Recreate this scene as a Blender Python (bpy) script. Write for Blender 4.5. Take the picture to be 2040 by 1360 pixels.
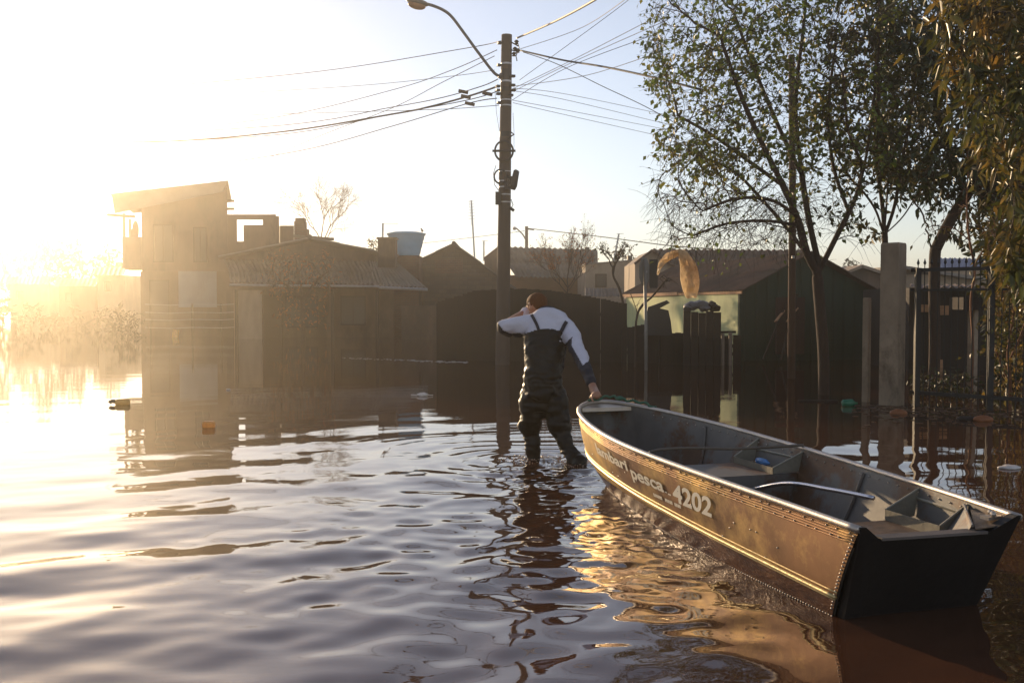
import bpy, math, random
import numpy as np
from mathutils import Vector, Matrix, noise
from mathutils.geometry import intersect_point_line
random.seed(7); RS = np.random.RandomState(11)
for o in list(bpy.data.objects): bpy.data.objects.remove(o)
C = bpy.context.scene.collection
SC = bpy.context.scene
# ------------------------------------------------------------------ camera, sky, sun
F, HC = 1983.0, 1.4
PT = math.atan(72 / F)
cam = bpy.data.cameras.new('camera'); cam.lens = 36 * F / 2040; cam.sensor_width = 36
cam.clip_start = .05; cam.clip_end = 3000
cam_o = bpy.data.objects.new('camera', cam); C.objects.link(cam_o)
cam_o.location = (0, 0, HC); cam_o.rotation_euler = (math.pi / 2 - PT, 0, 0)
SC.camera = cam_o
SUN_AZ, SUN_EL = math.radians(-29.5), math.radians(10.2)     # azimuth from +Y, negative is left
W = bpy.data.worlds.new('World'); SC.world = W; W.use_nodes = True
nt = W.node_tree; nt.nodes.clear()
sky = nt.nodes.new('ShaderNodeTexSky'); sky.sky_type = 'NISHITA'; sky.sun_disc = False
sky.sun_elevation = SUN_EL; sky.sun_rotation = SUN_AZ; sky.altitude = 10
sky.air_density = 1.0; sky.dust_density = 0.0; sky.ozone_density = 2.6
bg = nt.nodes.new('ShaderNodeBackground'); bg.inputs[1].default_value = 0.14
ow = nt.nodes.new('ShaderNodeOutputWorld')
hs_ = nt.nodes.new('ShaderNodeHueSaturation'); hs_.inputs['Saturation'].default_value = .60; hs_.inputs['Value'].default_value = 1.12
tn = nt.nodes.new('ShaderNodeVectorMath'); tn.operation = 'MULTIPLY'; tn.inputs[1].default_value = (1.05, .975, .99)
nt.links.new(sky.outputs[0], hs_.inputs['Color']); nt.links.new(hs_.outputs[0], tn.inputs[0]); nt.links.new(tn.outputs[0], bg.inputs[0]); nt.links.new(bg.outputs[0], ow.inputs[0])
sl = bpy.data.lights.new('sun', 'SUN'); sl.energy = 5.0; sl.angle = math.radians(.5); sl.color = (1, .73, .44)
so = bpy.data.objects.new('sun', sl); C.objects.link(so)
sd = Vector((math.sin(SUN_AZ) * math.cos(SUN_EL), math.cos(SUN_AZ) * math.cos(SUN_EL), math.sin(SUN_EL)))
so.rotation_euler = sd.to_track_quat('Z', 'Y').to_euler(); so.location = (-20, 30, 20)
vs = SC.view_settings; vs.view_transform = 'Standard'; vs.look = 'None'; vs.gamma = 1; vs.exposure = 0.32
SC.cycles.max_bounces = 7; SC.cycles.glossy_bounces = 4; SC.cycles.diffuse_bounces = 3
SC.cycles.transparent_max_bounces = 8; SC.cycles.volume_bounces = 0
SC.cycles.sample_clamp_indirect = 4; SC.cycles.caustics_reflective = False; SC.cycles.caustics_refractive = False

# ------------------------------------------------------------------ helpers
def at(px, py, D):
    u = (px - 1020) / F; v = (680 - py) / F
    d = Vector((u, math.cos(PT) + v * math.sin(PT), -math.sin(PT) + v * math.cos(PT)))
    return Vector((0, 0, HC)) + d * (D / d.y)
def onz(px, py, z=0.0):
    u = (px - 1020) / F; v = (680 - py) / F
    d = Vector((u, math.cos(PT) + v * math.sin(PT), -math.sin(PT) + v * math.cos(PT)))
    return Vector((0, 0, HC)) + d * ((z - HC) / d.z)
def proj(p):
    x, y, z = p[0], p[1], p[2] - HC
    fw = y * math.cos(PT) - z * math.sin(PT); up = y * math.sin(PT) + z * math.cos(PT)
    return 1020 + F * x / fw, 680 - F * up / fw
def X(px, D, py=608): return at(px, py, D).x
def Z(py, D): return at(1020, py, D).z

def tag(o, label=None, cat=None, group=None, kind=None):
    if label: o['label'] = label
    if cat: o['category'] = cat
    if group: o['group'] = group
    if kind: o['kind'] = kind
    return o
def empty(name, loc, label=None, cat=None, group=None):
    o = bpy.data.objects.new(name, None); C.objects.link(o); o.location = loc; o.empty_display_size = .2
    return tag(o, label, cat, group)
def rootloc(p):
    v = Vector((0, 0, 0))
    while p: v += p.location; p = p.parent
    return v
class MB:
    def __init__(s): s.v = []; s.f = []; s.m = []
    def add(s, vs, fs, m=0):
        b = len(s.v); s.v += [tuple(v) for v in vs]; s.f += [tuple(i + b for i in f) for f in fs]; s.m += [m] * len(fs); return s
    def box(s, c, sz, rz=0, m=0, rx=0, ry=0):
        R = Matrix.Rotation(rz, 3, 'Z') @ Matrix.Rotation(ry, 3, 'Y') @ Matrix.Rotation(rx, 3, 'X'); c = Vector(c)
        vs = [c + R @ Vector((x * sz[0] / 2, y * sz[1] / 2, z * sz[2] / 2)) for x in (-1, 1) for y in (-1, 1) for z in (-1, 1)]
        return s.add(vs, [(0, 1, 3, 2), (4, 6, 7, 5), (0, 4, 5, 1), (2, 3, 7, 6), (0, 2, 6, 4), (1, 5, 7, 3)], m)
    def b3(s, x0, x1, y0, y1, z0, z1, m=0): return s.box(((x0 + x1) / 2, (y0 + y1) / 2, (z0 + z1) / 2), (x1 - x0, y1 - y0, z1 - z0), m=m)
    def beam(s, p, q, w, h, m=0, roll=0):
        p, q = Vector(p), Vector(q); d = (q - p).normalized()
        a = d.cross(Vector((0, 0, 1)));
        if a.length < .05: a = Vector((1, 0, 0))
        a.normalize(); b = a.cross(d).normalized()
        if roll: a, b = a * math.cos(roll) + b * math.sin(roll), b * math.cos(roll) - a * math.sin(roll)
        vs = [e + a * (i * w / 2) + b * (j * h / 2) for e in (p, q) for i, j in ((-1, -1), (1, -1), (1, 1), (-1, 1))]
        return s.add(vs, [(3, 2, 1, 0), (4, 5, 6, 7), (0, 1, 5, 4), (1, 2, 6, 5), (2, 3, 7, 6), (3, 0, 4, 7)], m)
    def tube(s, pts, r, n=8, m=0, cap=True, sq=1.0):
        pts = [Vector(p) for p in pts]; k = len(pts)
        rr = r if hasattr(r, '__len__') else [r] * k
        vs = []; up = None
        for i, p in enumerate(pts):
            d = (pts[min(i + 1, k - 1)] - pts[max(i - 1, 0)])
            d = d.normalized() if d.length > 1e-9 else Vector((0, 0, 1))
            if up is None:
                up = d.orthogonal().normalized()
            up = (up - d * up.dot(d))
            up = up.normalized() if up.length > 1e-6 else d.orthogonal().normalized()
            b = d.cross(up)
            for j in range(n):
                a = 2 * math.pi * j / n
                vs.append(p + up * (rr[i] * math.cos(a)) + b * (rr[i] * sq * math.sin(a)))
        fs = [(i * n + j, i * n + (j + 1) % n, (i + 1) * n + (j + 1) % n, (i + 1) * n + j) for i in range(k - 1) for j in range(n)]
        if cap: fs += [tuple(range(n - 1, -1, -1)), tuple((k - 1) * n + j for j in range(n))]
        return s.add(vs, fs, m)
    def ball(s, c, r, n=8, k=6, m=0, R=None):
        c = Vector(c); r = Vector(r) if hasattr(r, '__len__') else Vector((r, r, r)); vs = []
        for i in range(1, k):
            t = math.pi * i / k
            for j in range(n):
                a = 2 * math.pi * j / n
                q = Vector((r.x * math.sin(t) * math.cos(a), r.y * math.sin(t) * math.sin(a), r.z * math.cos(t)))
                vs.append(c + (R @ q if R else q))
        T = Vector((0, 0, r.z)); vs += [c + (R @ T if R else T), c - (R @ T if R else T)]
        fs = [(i * n + j, (i + 1) * n + j, (i + 1) * n + (j + 1) % n, i * n + (j + 1) % n) for i in range(k - 2) for j in range(n)]
        a = (k - 1) * n
        fs += [(a, j, (j + 1) % n) for j in range(n)] + [(a + 1, (k - 2) * n + (j + 1) % n, (k - 2) * n + j) for j in range(n)]
        return s.add(vs, fs, m)
    def prism(s, poly, y0, y1, m=0):       # poly: (x,z) list extruded along y
        n = len(poly); vs = [(x, y0, z) for x, z in poly] + [(x, y1, z) for x, z in poly]
        fs = [tuple(range(n)), tuple(range(2 * n - 1, n - 1, -1))] + [(i, i + n, (i + 1) % n + n, (i + 1) % n) for i in range(n)]
        return s.add(vs, fs, m)
    def slab(s, pts, th, m=0):            # 4+ corner planar slab thickened downward along its normal
        pts = [Vector(p) for p in pts]; nrm = (pts[1] - pts[0]).cross(pts[2] - pts[0]).normalized()
        if nrm.z < 0: nrm = -nrm
        n = len(pts); lo = [p - nrm * th for p in pts]
        fs = [tuple(range(n)), tuple(range(2 * n - 1, n - 1, -1))] + [(i, i + n, (i + 1) % n + n, (i + 1) % n) for i in range(n)]
        return s.add(pts + lo, fs, m)
    def corr(s, e0, e1, r1, r0, wl=.18, amp=.025, th=.012, rows=1, m=0, step=.02):
        # corrugated sheet roof between eave e0-e1 and ridge r0-r1, in overlapping rows
        e0, e1, r0, r1 = map(Vector, (e0, e1, r0, r1))
        nrm = (e1 - e0).cross(r0 - e0).normalized()
        if nrm.z < 0: nrm = -nrm
        wd = (e1 - e0).length; nc = int(max(8, min(420, wd / wl * 6)))
        for k in range(rows):
            t0, t1 = k / rows, min(1, (k + 1) / rows + (.04 if k < rows - 1 else 0)); vs = []
            for layer in (0, 1):
                for t, off in ((t0, step if rows > 1 else 0), (t1, 0)):
                    for i in range(nc + 1):
                        a = i / nc
                        p = (e0.lerp(e1, a)).lerp(r0.lerp(r1, a), t)
                        w = math.sin(a * wd / wl * 2 * math.pi) * amp
                        vs.append(p + nrm * (w + off - layer * th))
            n = nc + 1; fs = []
            for i in range(nc):
                fs += [(i, i + 1, n + i + 1, n + i), (2 * n + i, 3 * n + i, 3 * n + i + 1, 2 * n + i + 1),
                       (i, 2 * n + i, 2 * n + i + 1, i + 1), (n + i, n + i + 1, 3 * n + i + 1, 3 * n + i)]
            fs += [(0, n, 3 * n, 2 * n), (n - 1, 3 * n - 1, 4 * n - 1, 2 * n - 1)]
            s.add(vs, fs, m)
        return s
    def build(s, name, mats, parent=None, smooth=False, label=None, cat=None, group=None, kind=None, auto=None):
        V = np.array(s.v, dtype=float)
        if parent is not None: org = rootloc(parent)
        elif kind == 'structure' or kind == 'stuff': org = Vector((0, 0, 0))
        else:
            lo, hi = V.min(0), V.max(0); org = Vector(((lo[0] + hi[0]) / 2, (lo[1] + hi[1]) / 2, lo[2]))
        me = bpy.data.meshes.new(name); me.from_pydata((V - np.array(org)).tolist(), [], s.f)
        mats = mats if isinstance(mats, (list, tuple)) else [mats]
        for mm in mats: me.materials.append(mm)
        if len(mats) > 1: me.polygons.foreach_set('material_index', s.m)
        if smooth: me.polygons.foreach_set('use_smooth', [True] * len(me.polygons))
        me.validate(); me.update()
        if auto: me.set_sharp_from_angle(angle=math.radians(auto))
        o = bpy.data.objects.new(name, me); C.objects.link(o)
        if parent is not None: o.parent = parent
        else: o.location = org
        return tag(o, label, cat, group, kind)

def newmat(name):
    m = bpy.data.materials.new(name); m.use_nodes = True; n = m.node_tree
    return m, n, n.nodes['Principled BSDF']
def mat(name, col, rough=.8, var=.3, scale=3, bump=.15, metal=0, col2=None, c2at=.55, c2w=.12, stretch=(1, 1, 1), spec=.5, bscale=None, trans=0, bdist=.02, grad=None):
    m, n, b = newmat(name); L = n.links; N = n.nodes
    tc = N.new('ShaderNodeTexCoord'); mp = N.new('ShaderNodeMapping'); mp.inputs['Scale'].default_value = stretch
    L.new(tc.outputs['Object'], mp.inputs[0])
    n1 = N.new('ShaderNodeTexNoise'); n1.inputs['Scale'].default_value = scale; n1.inputs['Detail'].default_value = 8; n1.inputs['Roughness'].default_value = .65
    L.new(mp.outputs[0], n1.inputs['Vector'])
    cr = N.new('ShaderNodeMapRange'); cr.inputs['From Min'].default_value = .25; cr.inputs['From Max'].default_value = .75
    cr.inputs['To Min'].default_value = 1 - var; cr.inputs['To Max'].default_value = 1 + var
    L.new(n1.outputs['Fac'], cr.inputs['Value'])
    base = N.new('ShaderNodeRGB'); base.outputs[0].default_value = (*col, 1); src = base.outputs[0]
    if col2:
        n2 = N.new('ShaderNodeTexNoise'); n2.inputs['Scale'].default_value = scale * .6; n2.inputs['Detail'].default_value = 10; n2.inputs['Roughness'].default_value = .7
        mp2 = N.new('ShaderNodeMapping'); mp2.inputs['Location'].default_value = (7, 3, 1); mp2.inputs['Scale'].default_value = stretch
        L.new(tc.outputs['Object'], mp2.inputs[0]); L.new(mp2.outputs[0], n2.inputs['Vector'])
        r2 = N.new('ShaderNodeMapRange'); r2.inputs['From Min'].default_value = c2at - c2w; r2.inputs['From Max'].default_value = c2at + c2w
        if grad:
            dp = N.new('ShaderNodeVectorMath'); dp.operation = 'DOT_PRODUCT'; dp.inputs[1].default_value = grad; L.new(tc.outputs['Object'], dp.inputs[0])
            ad = N.new('ShaderNodeMath'); ad.operation = 'ADD'; L.new(dp.outputs['Value'], ad.inputs[0]); L.new(n2.outputs['Fac'], ad.inputs[1]); L.new(ad.outputs[0], r2.inputs['Value'])
        else: L.new(n2.outputs['Fac'], r2.inputs['Value'])
        mx = N.new('ShaderNodeMix'); mx.data_type = 'RGBA'; L.new(r2.outputs[0], mx.inputs['Factor'])
        L.new(src, mx.inputs['A']); mx.inputs['B'].default_value = (*col2, 1); src = mx.outputs['Result']
    mul = N.new('ShaderNodeVectorMath'); mul.operation = 'SCALE'; L.new(src, mul.inputs[0]); L.new(cr.outputs[0], mul.inputs['Scale'])
    L.new(mul.outputs[0], b.inputs['Base Color'])
    b.inputs['Roughness'].default_value = rough; b.inputs['Metallic'].default_value = metal
    b.inputs['Specular IOR Level'].default_value = spec
    if bump:
        n3 = N.new('ShaderNodeTexNoise'); n3.inputs['Scale'].default_value = bscale or scale * 6; n3.inputs['Detail'].default_value = 6
        L.new(mp.outputs[0], n3.inputs['Vector'])
        bp = N.new('ShaderNodeBump'); bp.inputs['Strength'].default_value = bump; bp.inputs['Distance'].default_value = bdist
        L.new(n3.outputs['Fac'], bp.inputs['Height']); L.new(bp.outputs[0], b.inputs['Normal'])
    if rough > .15 and var:
        rr = N.new('ShaderNodeMapRange'); rr.inputs['To Min'].default_value = max(.02, rough - .15); rr.inputs['To Max'].default_value = min(1, rough + .15)
        L.new(n1.outputs['Fac'], rr.inputs['Value']); L.new(rr.outputs[0], b.inputs['Roughness'])
    if trans:
        tr = N.new('ShaderNodeBsdfTranslucent'); L.new(mul.outputs[0], tr.inputs['Color'])
        ms = N.new('ShaderNodeMixShader'); ms.inputs[0].default_value = trans
        L.new(b.outputs[0], ms.inputs[1]); L.new(tr.outputs[0], ms.inputs[2]); L.new(ms.outputs[0], N['Material Output'].inputs['Surface'])
    return m
def brickmat(name, c1, c2, mortar, bw=.39, bh=.19, sc=1.0):
    m, n, b = newmat(name); L = n.links; N = n.nodes
    tc = N.new('ShaderNodeTexCoord'); sx = N.new('ShaderNodeSeparateXYZ'); L.new(tc.outputs['Object'], sx.inputs[0])
    cb = N.new('ShaderNodeCombineXYZ'); L.new(sx.outputs[0], cb.inputs[0]); L.new(sx.outputs[2], cb.inputs[1])
    br = N.new('ShaderNodeTexBrick'); br.inputs['Scale'].default_value = sc; br.inputs['Brick Width'].default_value = bw; br.inputs['Row Height'].default_value = bh
    br.inputs['Mortar Size'].default_value = .014; br.inputs['Color1'].default_value = (*c1, 1); br.inputs['Color2'].default_value = (*c2, 1); br.inputs['Mortar'].default_value = (*mortar, 1)
    L.new(cb.outputs[0], br.inputs['Vector'])
    nz = N.new('ShaderNodeTexNoise'); nz.inputs['Scale'].default_value = 2.5; nz.inputs['Detail'].default_value = 9; L.new(tc.outputs['Object'], nz.inputs['Vector'])
    mr = N.new('ShaderNodeMapRange'); mr.inputs['To Min'].default_value = .55; mr.inputs['To Max'].default_value = 1.4; L.new(nz.outputs['Fac'], mr.inputs['Value'])
    mul = N.new('ShaderNodeVectorMath'); mul.operation = 'SCALE'; L.new(br.outputs['Color'], mul.inputs[0]); L.new(mr.outputs[0], mul.inputs['Scale'])
    L.new(mul.outputs[0], b.inputs['Base Color']); b.inputs['Roughness'].default_value = .9
    bp = N.new('ShaderNodeBump'); bp.inputs['Strength'].default_value = .5; bp.inputs['Distance'].default_value = .02; bp.invert = True
    L.new(br.outputs['Fac'], bp.inputs['Height']); L.new(bp.outputs[0], b.inputs['Normal'])
    return m

M = {}
M['wall_brown'] = mat('stained_render', (.13, .08, .052), var=.35, scale=1.2, col2=(.055, .035, .022), stretch=(1, 1, .35), c2at=.42, c2w=.08, grad=(0, 0, -.035))
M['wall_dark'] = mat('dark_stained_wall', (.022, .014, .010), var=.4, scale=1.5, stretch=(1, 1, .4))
M['wall_blue'] = mat('pale_blue_paint', (.22, .25, .26), var=.25, scale=1.2, col2=(.15, .15, .14), stretch=(1, 1, .4))
M['wall_beige'] = mat('beige_render', (.36, .27, .19), var=.25, scale=1.0, col2=(.22, .16, .11), stretch=(1, 1, .4))
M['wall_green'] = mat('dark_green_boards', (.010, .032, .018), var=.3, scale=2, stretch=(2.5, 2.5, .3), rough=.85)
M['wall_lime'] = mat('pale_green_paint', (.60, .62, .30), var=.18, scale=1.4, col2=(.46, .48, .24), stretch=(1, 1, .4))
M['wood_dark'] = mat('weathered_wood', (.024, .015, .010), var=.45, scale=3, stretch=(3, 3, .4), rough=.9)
M['wood'] = mat('raw_wood', (.42, .22, .11), var=.4, scale=3, stretch=(1, 3, 3), rough=.85)
M['roof_grey'] = mat('fibre_cement_sheet', (.12, .098, .083), var=.35, scale=1.3, col2=(.05, .04, .033), rough=.85)
M['roof_red'] = mat('old_clay_tile', (.10, .05, .032), var=.4, scale=1.5, col2=(.05, .035, .026), rough=.9)
M['roof_light'] = mat('bleached_sheet', (.19, .165, .14), var=.25, scale=1.2, rough=.8)
M['block'] = brickmat('hollow_block_wall', (.10, .07, .048), (.07, .048, .033), (.055, .045, .036))
M['brick'] = brickmat('red_brick', (.12, .048, .026), (.09, .036, .022), (.09, .07, .055), .22, .08)
M['concrete'] = mat('cast_concrete', (.27, .205, .14), var=.4, scale=2.5, col2=(.10, .07, .045), stretch=(1, 1, .6), rough=.9, bump=.6, c2at=.43, c2w=.07, grad=(0, 0, -.06))
M['pole'] = mat('pole_concrete', (.08, .058, .047), var=.3, scale=2, stretch=(2, 2, .3), rough=.88, bump=.2)
M['iron'] = mat('black_iron', (.02, .018, .016), rough=.6, var=.3, scale=8)
M['steel'] = mat('galvanised_steel', (.4, .4, .4), rough=.4, metal=.8, var=.2, scale=10)
M['black'] = mat('black_rubber', (.02, .02, .022), rough=.55, var=.2, scale=10, bump=.05)
M['tank'] = mat('blue_polyethylene', (.10, .33, .50), rough=.5, var=.12, scale=2, bump=.03)
M['glass_dark'] = mat('dark_window_glass', (.015, .012, .010), rough=.45, var=0, bump=0, spec=.6)
M['bark'] = mat('bark', (.05, .030, .020), rough=.95, var=.45, scale=7, stretch=(2, 2, .5), bump=.7, bscale=30)
M['bark_red'] = mat('reddish_bark', (.16, .07, .035), rough=.9, var=.4, scale=7, stretch=(2, 2, .5), bump=.5, bscale=30)
M['leaf'] = mat('green_leaf', (.085, .125, .022), rough=.42, var=.6, scale=1.6, col2=(.30, .20, .03), c2at=.60, bump=0, trans=.5)
M['leaf_dark'] = mat('dark_leaf', (.032, .046, .012), rough=.4, var=.7, scale=1.8, col2=(.13, .085, .020), c2at=.6, bump=0, trans=.3)
M['leaf_sun_gold'] = mat('broad_green_leaf_sun_tinted', (.080, .085, .016), rough=.36, var=.6, scale=3.2, col2=(.36, .20, .045), c2at=.57, bump=0, trans=.4)  # gold patches are sunlit highlights put into the leaf colour
M['leaf_dry'] = mat('dry_leaf', (.28, .10, .03), rough=.7, var=.4, scale=3, bump=0, trans=.4)
M['leaf_far'] = mat('far_foliage', (.045, .042, .020), rough=.95, var=.3, scale=.6, bump=0, trans=.08, spec=.05)
M['plastic_sheet'] = mat('dirty_translucent_sheet', (.80, .62, .38), rough=.45, var=.35, scale=4, col2=(.30, .17, .08), c2at=.57, bump=.4, trans=.55)
M['bag_grey'] = mat('grey_rubbish_bag', (.10, .095, .10), rough=.35, var=.4, scale=6, bump=.6)
M['white_plastic'] = mat('grubby_white_plastic', (.55, .5, .46), rough=.4, var=.3, scale=8, bump=.3)
M['green_plastic'] = mat('green_bottle_plastic', (.03, .20, .11), rough=.2, var=.2, scale=8, bump=0, trans=.3)
M['amber'] = mat('amber_plastic', (.85, .50, .14), rough=.25, var=.3, scale=10, bump=0, trans=.5)
M['orange'] = mat('orange_plastic', (.22, .075, .022), rough=.6, var=.3, scale=10, bump=.1)
M['sign_back'] = mat('dull_sign_metal', (.16, .15, .13), rough=.5, var=.3, scale=6, metal=.3)
M['lamp_glass'] = mat('yellowed_lamp_glass', (.45, .24, .12), rough=.3, var=.2, scale=8, bump=0, trans=.4)
M['wire'] = mat('cable_sheath', (.03, .028, .028), rough=.7, var=0, bump=0)
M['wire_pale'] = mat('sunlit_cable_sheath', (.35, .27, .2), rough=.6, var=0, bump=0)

# ------------------------------------------------------------------ ground and water
g = MB(); g.add([(-510, -60, -.75), (510, -60, -.75), (510, 500, -.75), (-510, 500, -.75)], [(0, 1, 2, 3)])
g.build('ground', mat('silt', (.09, .055, .035), var=.3, scale=.5), kind='structure')

# boat frame
BZ = math.radians(0)
BC = Vector((1.8693, 4.2999, 0)); BA = Vector((-.29397, .95581, 0)); BN = Vector((.95581, .29397, 0))
def bp(s, b, z): return BC + BA * s + BN * b + Vector((0, 0, z))
MAN = [onz(1063, 914), onz(1149, 924)]

def build_water():
    ys = [.9]
    while ys[-1] < 480:
        y = ys[-1]; ys.append(y + max(.011, .0030 * y if y < 40 else .008 * y if y < 120 else .03 * y))
    ys = np.array(ys); ts = np.linspace(-1, 1, 620)
    Y, T = np.meshgrid(ys, ts, indexing='ij')
    Xg = T * (Y * .66 + 1.4)
    dx = (Y * .66 + 1.4) * 2 / 620; dy = np.gradient(ys)[:, None] * np.ones_like(T)
    Zg = np.zeros_like(Xg)
    rs = np.random.RandomState(5)
    # gentle swell running toward the lower left, made of many small components
    for i in range(90):
        lam = .17 * (1.25 / .17) ** rs.rand()
        th = math.radians(116) + rs.randn() * (.45 + .25 * (lam < .5))
        k = 2 * math.pi / lam; kx, ky = k * math.cos(th), k * math.sin(th)
        slope = .0096 * (lam / .9) ** .05
        a = slope / k
        fade = np.exp(-(Y / (4.6 + 3.0 * lam)) ** 2) * .97 + .03 * np.exp(-(Y / 30.) ** 2)
        fade *= np.clip((lam / np.maximum(dy, dx) - 3) / 4, 0, 1)
        Zg += a * fade * np.sin(kx * Xg + ky * Y + rs.rand() * 6.283)
    # long low undulation farther out
    for i in range(26):
        lam = .55 + 1.9 * rs.rand(); th = math.radians(96) + rs.randn() * .16
        k = 2 * math.pi / lam; a = .0030 / k
        w = np.exp(-((Y - 8.2) / 2.2) ** 2) + .06 * np.exp(-((Y - 16) / 9) ** 2)
        Zg += a * w * np.sin(k * math.cos(th) * Xg + k * math.sin(th) * Y + rs.rand() * 6.283) * np.clip((lam / np.maximum(dy, dx) - 2) / 3, 0, 1)
    # rings around the wading legs
    for q, am in ((MAN[0], 1.0), (MAN[1], .9)):
        R = np.hypot(Xg - q.x, Y - q.y) + 1e-3
        k = 2 * math.pi / .27
        Zg += am * .0042 * np.exp(-R / .9) * np.sin(k * R - 1.0 + 1.3 * np.sin(3 * Xg + 2 * Y) + .9 * np.sin(-2.3 * Xg + 4 * Y)) * np.clip(R / .1, 0, 1)
        k = 2 * math.pi / .62
        Zg += am * .0026 * np.exp(-((R - 1.6) / 1.1) ** 2) * np.sin(k * R + .6) * np.clip((10.2 - Y) / 1.5, 0, 1)
        Zg += .012 * np.exp(-(R / .13) ** 2)
    # churned patch trailing the man toward the camera, and beside the hull
    def turb(mask, amp, l0, l1, n, seed):
        r2 = np.random.RandomState(seed); Tt = np.zeros_like(Xg)
        for i in range(n):
            lam = l0 * (l1 / l0) ** r2.rand(); th = r2.rand() * 6.283; k = 2 * math.pi / lam
            Tt += (lam / l1) * np.sin(k * math.cos(th) * Xg + k * math.sin(th) * Y + r2.rand() * 6.283) * np.clip((lam / np.maximum(dy, dx) - 2.2) / 2, 0, 1)
        return Tt * amp * mask / math.sqrt(n)
    mx, my = .32, 8.35
    m1 = np.exp(-((Xg - mx - .05) / .42) ** 2 - ((Y - my) / .72) ** 2)
    Zg += turb(m1, .0235, .07, .30, 46, 1)
    sL = (Xg - BC.x) * BA.x + (Y - BC.y) * BA.y; bL = (Xg - BC.x) * BN.x + (Y - BC.y) * BN.y
    m2 = np.exp(-((bL + .62) / .42) ** 2) * np.exp(-((sL - 2.3) / 1.25) ** 2)
    Zg += turb(m2, .0100, .05, .28, 60, 2)
    m3 = np.exp(-((Xg - .05) / 1.25) ** 2 - ((Y - 5.6) / 2.2) ** 2)
    Zg += turb(m3, .0085, .16, .55, 60, 3)
    # water must not cross the inside of the hull
    nY, nT = Xg.shape
    V = np.stack([Xg, Y, Zg], -1).reshape(-1, 3)
    idx = np.arange(nY * nT).reshape(nY, nT)
    q = np.stack([idx[:-1, :-1], idx[:-1, 1:], idx[1:, 1:], idx[1:, :-1]], -1).reshape(-1, 4)
    me = bpy.data.meshes.new('water')
    me.vertices.add(len(V)); me.vertices.foreach_set('co', V.ravel())
    me.loops.add(q.size); me.loops.foreach_set('vertex_index', q.ravel())
    me.polygons.add(len(q)); me.polygons.foreach_set('loop_start', np.arange(0, q.size, 4)); me.polygons.foreach_set('loop_total', np.full(len(q), 4))
    me.update(calc_edges=True); me.polygons.foreach_set('use_smooth', np.ones(len(q), bool))
    m, n, b = newmat('muddy_flood_water'); L = n.links; N = n.nodes
    tc = N.new('ShaderNodeTexCoord')
    nz = N.new('ShaderNodeTexNoise'); nz.inputs['Scale'].default_value = .8; nz.inputs['Detail'].default_value = 4; L.new(tc.outputs['Object'], nz.inputs['Vector'])
    mx_ = N.new('ShaderNodeMix'); mx_.data_type = 'RGBA'; L.new(nz.outputs['Fac'], mx_.inputs['Factor'])
    mx_.inputs['A'].default_value = (.058, .025, .013, 1); mx_.inputs['B'].default_value = (.074, .032, .017, 1)
    L.new(mx_.outputs['Result'], b.inputs['Base Color'])
    b.inputs['Roughness'].default_value = .025; b.inputs['IOR'].default_value = 1.60
    mp = N.new('ShaderNodeMapping'); mp.inputs['Scale'].default_value = (1, 2.2, 1); L.new(tc.outputs['Object'], mp.inputs[0])
    n2 = N.new('ShaderNodeTexNoise'); n2.inputs['Scale'].default_value = 7; n2.inputs['Detail'].default_value = 3; L.new(mp.outputs[0], n2.inputs['Vector'])
    bm = N.new('ShaderNodeBump'); bm.inputs['Strength'].default_value = .018; bm.inputs['Distance'].default_value = .02
    L.new(n2.outputs['Fac'], bm.inputs['Height']); L.new(bm.outputs[0], b.inputs['Normal'])
    me.materials.append(m)
    o = bpy.data.objects.new('water', me); C.objects.link(o); tag(o, kind='structure')
build_water()

# ------------------------------------------------------------------ buildings
ZB = -.7
def opening(root, x0, x1, z0, z1, y, frame_m, fill_m, name='window', fw=.06, bars=False):
    f = MB()
    f.b3(x0 - fw, x0, y - .05, y - .003, z0 - fw, z1 + fw); f.b3(x1, x1 + fw, y - .05, y - .003, z0 - fw, z1 + fw)
    f.b3(x0, x1, y - .05, y - .003, z1, z1 + fw); f.b3(x0, x1, y - .05, y - .003, z0 - fw, z0)
    if bars: f.b3((x0 + x1) / 2 - .02, (x0 + x1) / 2 + .02, y - .045, y - .006, z0, z1)
    o = f.build(name, frame_m, root)
    p = MB().b3(x0, x1, y - .02, y - .004, z0, z1); p.build('pane' if name == 'window' else 'door_leaf', fill_m, o)

# two-storey house
D = 45.0
r = empty('two_storey_house', (X(350, D), D + 4, ZB), 'two-storey brown house with slanted roof, open corner balcony and pale blue ground-floor wall', 'house')
xL, xW, xR = X(246, D), X(284, D), X(455, D)
b = MB()
b.b3(xW, xR, D, D + 7, Z(540, D), Z(398, D) - .0)                       # upper storey mass
b.prism([(xW, Z(398, D)), (xR, Z(398, D)), (xR, Z(372, D)), (xW, Z(392, D))], D, D + 7)
b.build('upper_wall', M['wall_brown'], r)
b = MB(); b.b3(X(280, D), X(458, D), D + .12, D + 6.8, ZB, Z(540, D) - .003); b.build('lower_wall', M['wall_brown'], r, label='darker olive brown lower wall')
b = MB(); b.b3(X(356, D), X(432, D), D + .02, D + .115, Z(612, D), Z(527, D)); b.build('painted_panel', M['wall_blue'], r, label='pale blue painted wall panel')
b = MB()
b.b3(xL, xW - .003, D - .05, D + .08, Z(534, D), Z(472, D)); b.b3(xL, xL + .12, D + .08, D + 3, Z(534, D), Z(472, D)); b.b3(xL + .12, xW - .003, D + .08, D + 3, Z(534, D), Z(528, D))
b.build('balcony', M['wall_brown'], r)
for y0_ in (D - .02, D + 2.8): MB().b3(xL + .02, X(252, D), y0_, y0_ + .16, Z(472, D) + .003, Z(425, D)).build('corner_post', M['wall_brown'], r)
b = MB(); ov = .8
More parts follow.
